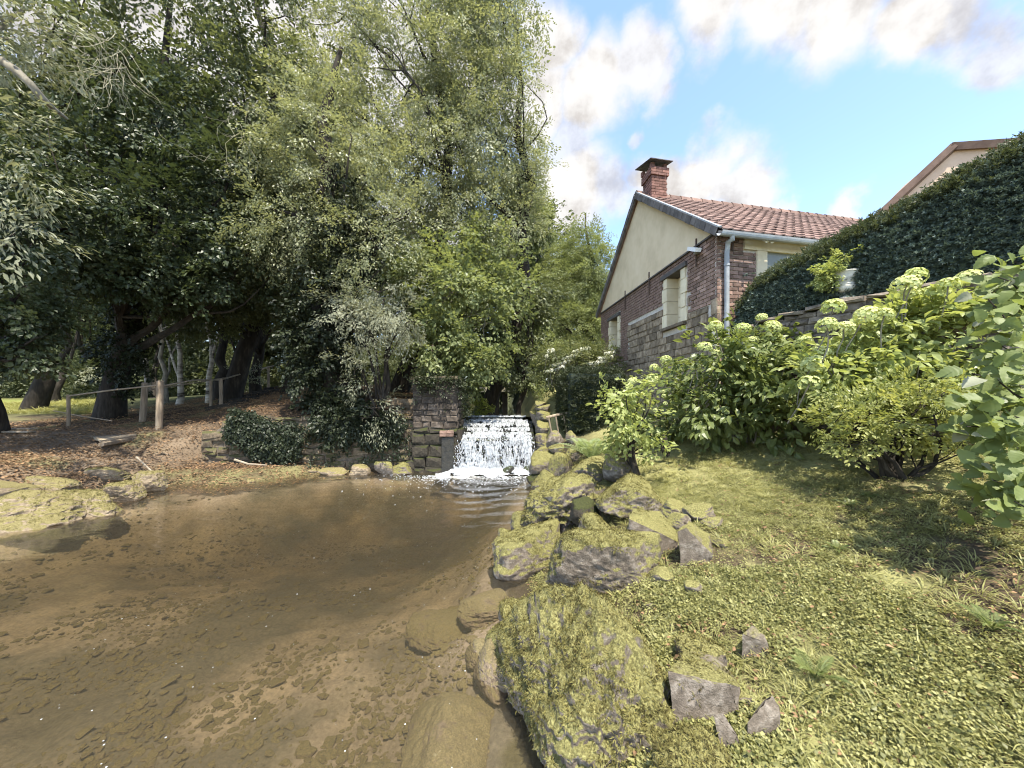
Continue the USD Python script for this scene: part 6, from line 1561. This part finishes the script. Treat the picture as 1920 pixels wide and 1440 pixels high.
scatter('lawn_grass', GR, M['grass'], np.where(rng.random(n) < .25, rng.integers(3, 5, n), rng.integers(0, 3, n)), pos, quats(np.stack([np.cos(q_ := rng.uniform(0, 6.28, n)), np.sin(q_), 0 * q_], -1), .15, rng, (-.1, -.1, 1.)), rng.uniform(.5, 1.2, n), label='thin grass tufts scattered over the lawn and between the stones', cat='grass')
x, y = lawn_points(1500, 6.5, 1.3, rng); n = len(x); pos = np.stack([x, y, height(x, y) + .03], -1)
scatter('lawn_litter', [('dry_leaf', leaves(rng.normal(size=(3, 3)) * [.05, .05, .008], rng.normal(size=(3, 3)) * [1, 1, .15], rng.normal(size=(3, 3)) * .3 + [0, 0, 1], .035, .02, .25)) for _ in range(3)], M['litter'], rng.integers(0, 3, n), pos, quats(np.stack([np.cos(q_ := rng.uniform(0, 6.28, n)), np.sin(q_), 0 * q_], -1), .2, rng, (0, 0, 1.)), rng.uniform(.5, 1.1, n), label='few dry leaves lying among the lawn plants', cat='leaf litter')
# sunlit grass patch inside the wood and litter on the left bank
n = 2500; x = rng.uniform(-24, -12.5, n); y = rng.uniform(13.5, 24, n); ok = x < -1.08 * y; x, y = x[ok], y[ok]; n = len(x); pos = np.stack([x, y, height(x, y)], -1)
scatter('woodland_grass', GR[3:], M['grass'], rng.integers(0, 2, n), pos, quats(np.stack([np.cos(q_ := rng.uniform(0, 6.28, n)), np.sin(q_), 0 * q_], -1), .1, rng, (0, 0, 1.)), rng.uniform(1.5, 3, n), label='sunlit patch of grass beyond the footbridge', cat='grass')
LI = [('dry_leaf', leaves(rng.normal(size=(8, 3)) * [.12, .12, .006], rng.normal(size=(8, 3)) * [1, 1, .15], rng.normal(size=(8, 3)) * .3 + [0, 0, 1], .05, .03, .25)) for _ in range(4)]
n = 15000; x = rng.uniform(-15, -2.6, n); y = 7.0 + 12 * rng.random(n) ** 1.6; ok = pool_sd(x, y) > .15; x, y = x[ok], y[ok]; n = len(x); pos = np.stack([x, y, height(x, y) + .008], -1)
scatter('leaf_litter', LI, M['litter'], rng.integers(0, 4, n), pos, quats(np.stack([np.cos(q_ := rng.uniform(0, 6.28, n)), np.sin(q_), 0 * q_], -1), .2, rng, (0, 0, 1.)), rng.uniform(.6, 1.3, n), label='brown leaf litter strewn over the left bank and trail', cat='leaf litter')
# moss growing on the boulders
MT = [('moss_tuft', tuft(10, .020, rng, .016)) for _ in range(3)]
for o, v, f, c, cnt in ROCKS_FOR_MOSS:
    tm = trimesh.Trimesh(v, f, process=False); pt, fi = trimesh.sample.sample_surface(tm, cnt, seed=cnt); nn = tm.face_normals[fi]
    w_ = pt + c; ok = (nn[:, 2] > -.1) & (fbm(w_ * 3.4, 4, 301) + .30 * nn[:, 2] > .62) & (w_[:, 2] > .03)
    pt, nn = pt[ok], nn[ok]; m_ = len(pt)
    if m_ < 5: continue
    zup = nn + rng.normal(size=nn.shape) * .25; xx = np.cross(zup, rng.normal(size=nn.shape))
    x_ = unit(xx); z_ = unit(zup); y_ = np.cross(z_, x_)
    scatter('moss', MT, M['mosstuft'], rng.integers(0, 3, m_), pt - nn * .002, Rot.from_matrix(np.stack([x_, y_, z_], -1)).as_quat(), rng.uniform(.5, 1.25, m_), parent=o)
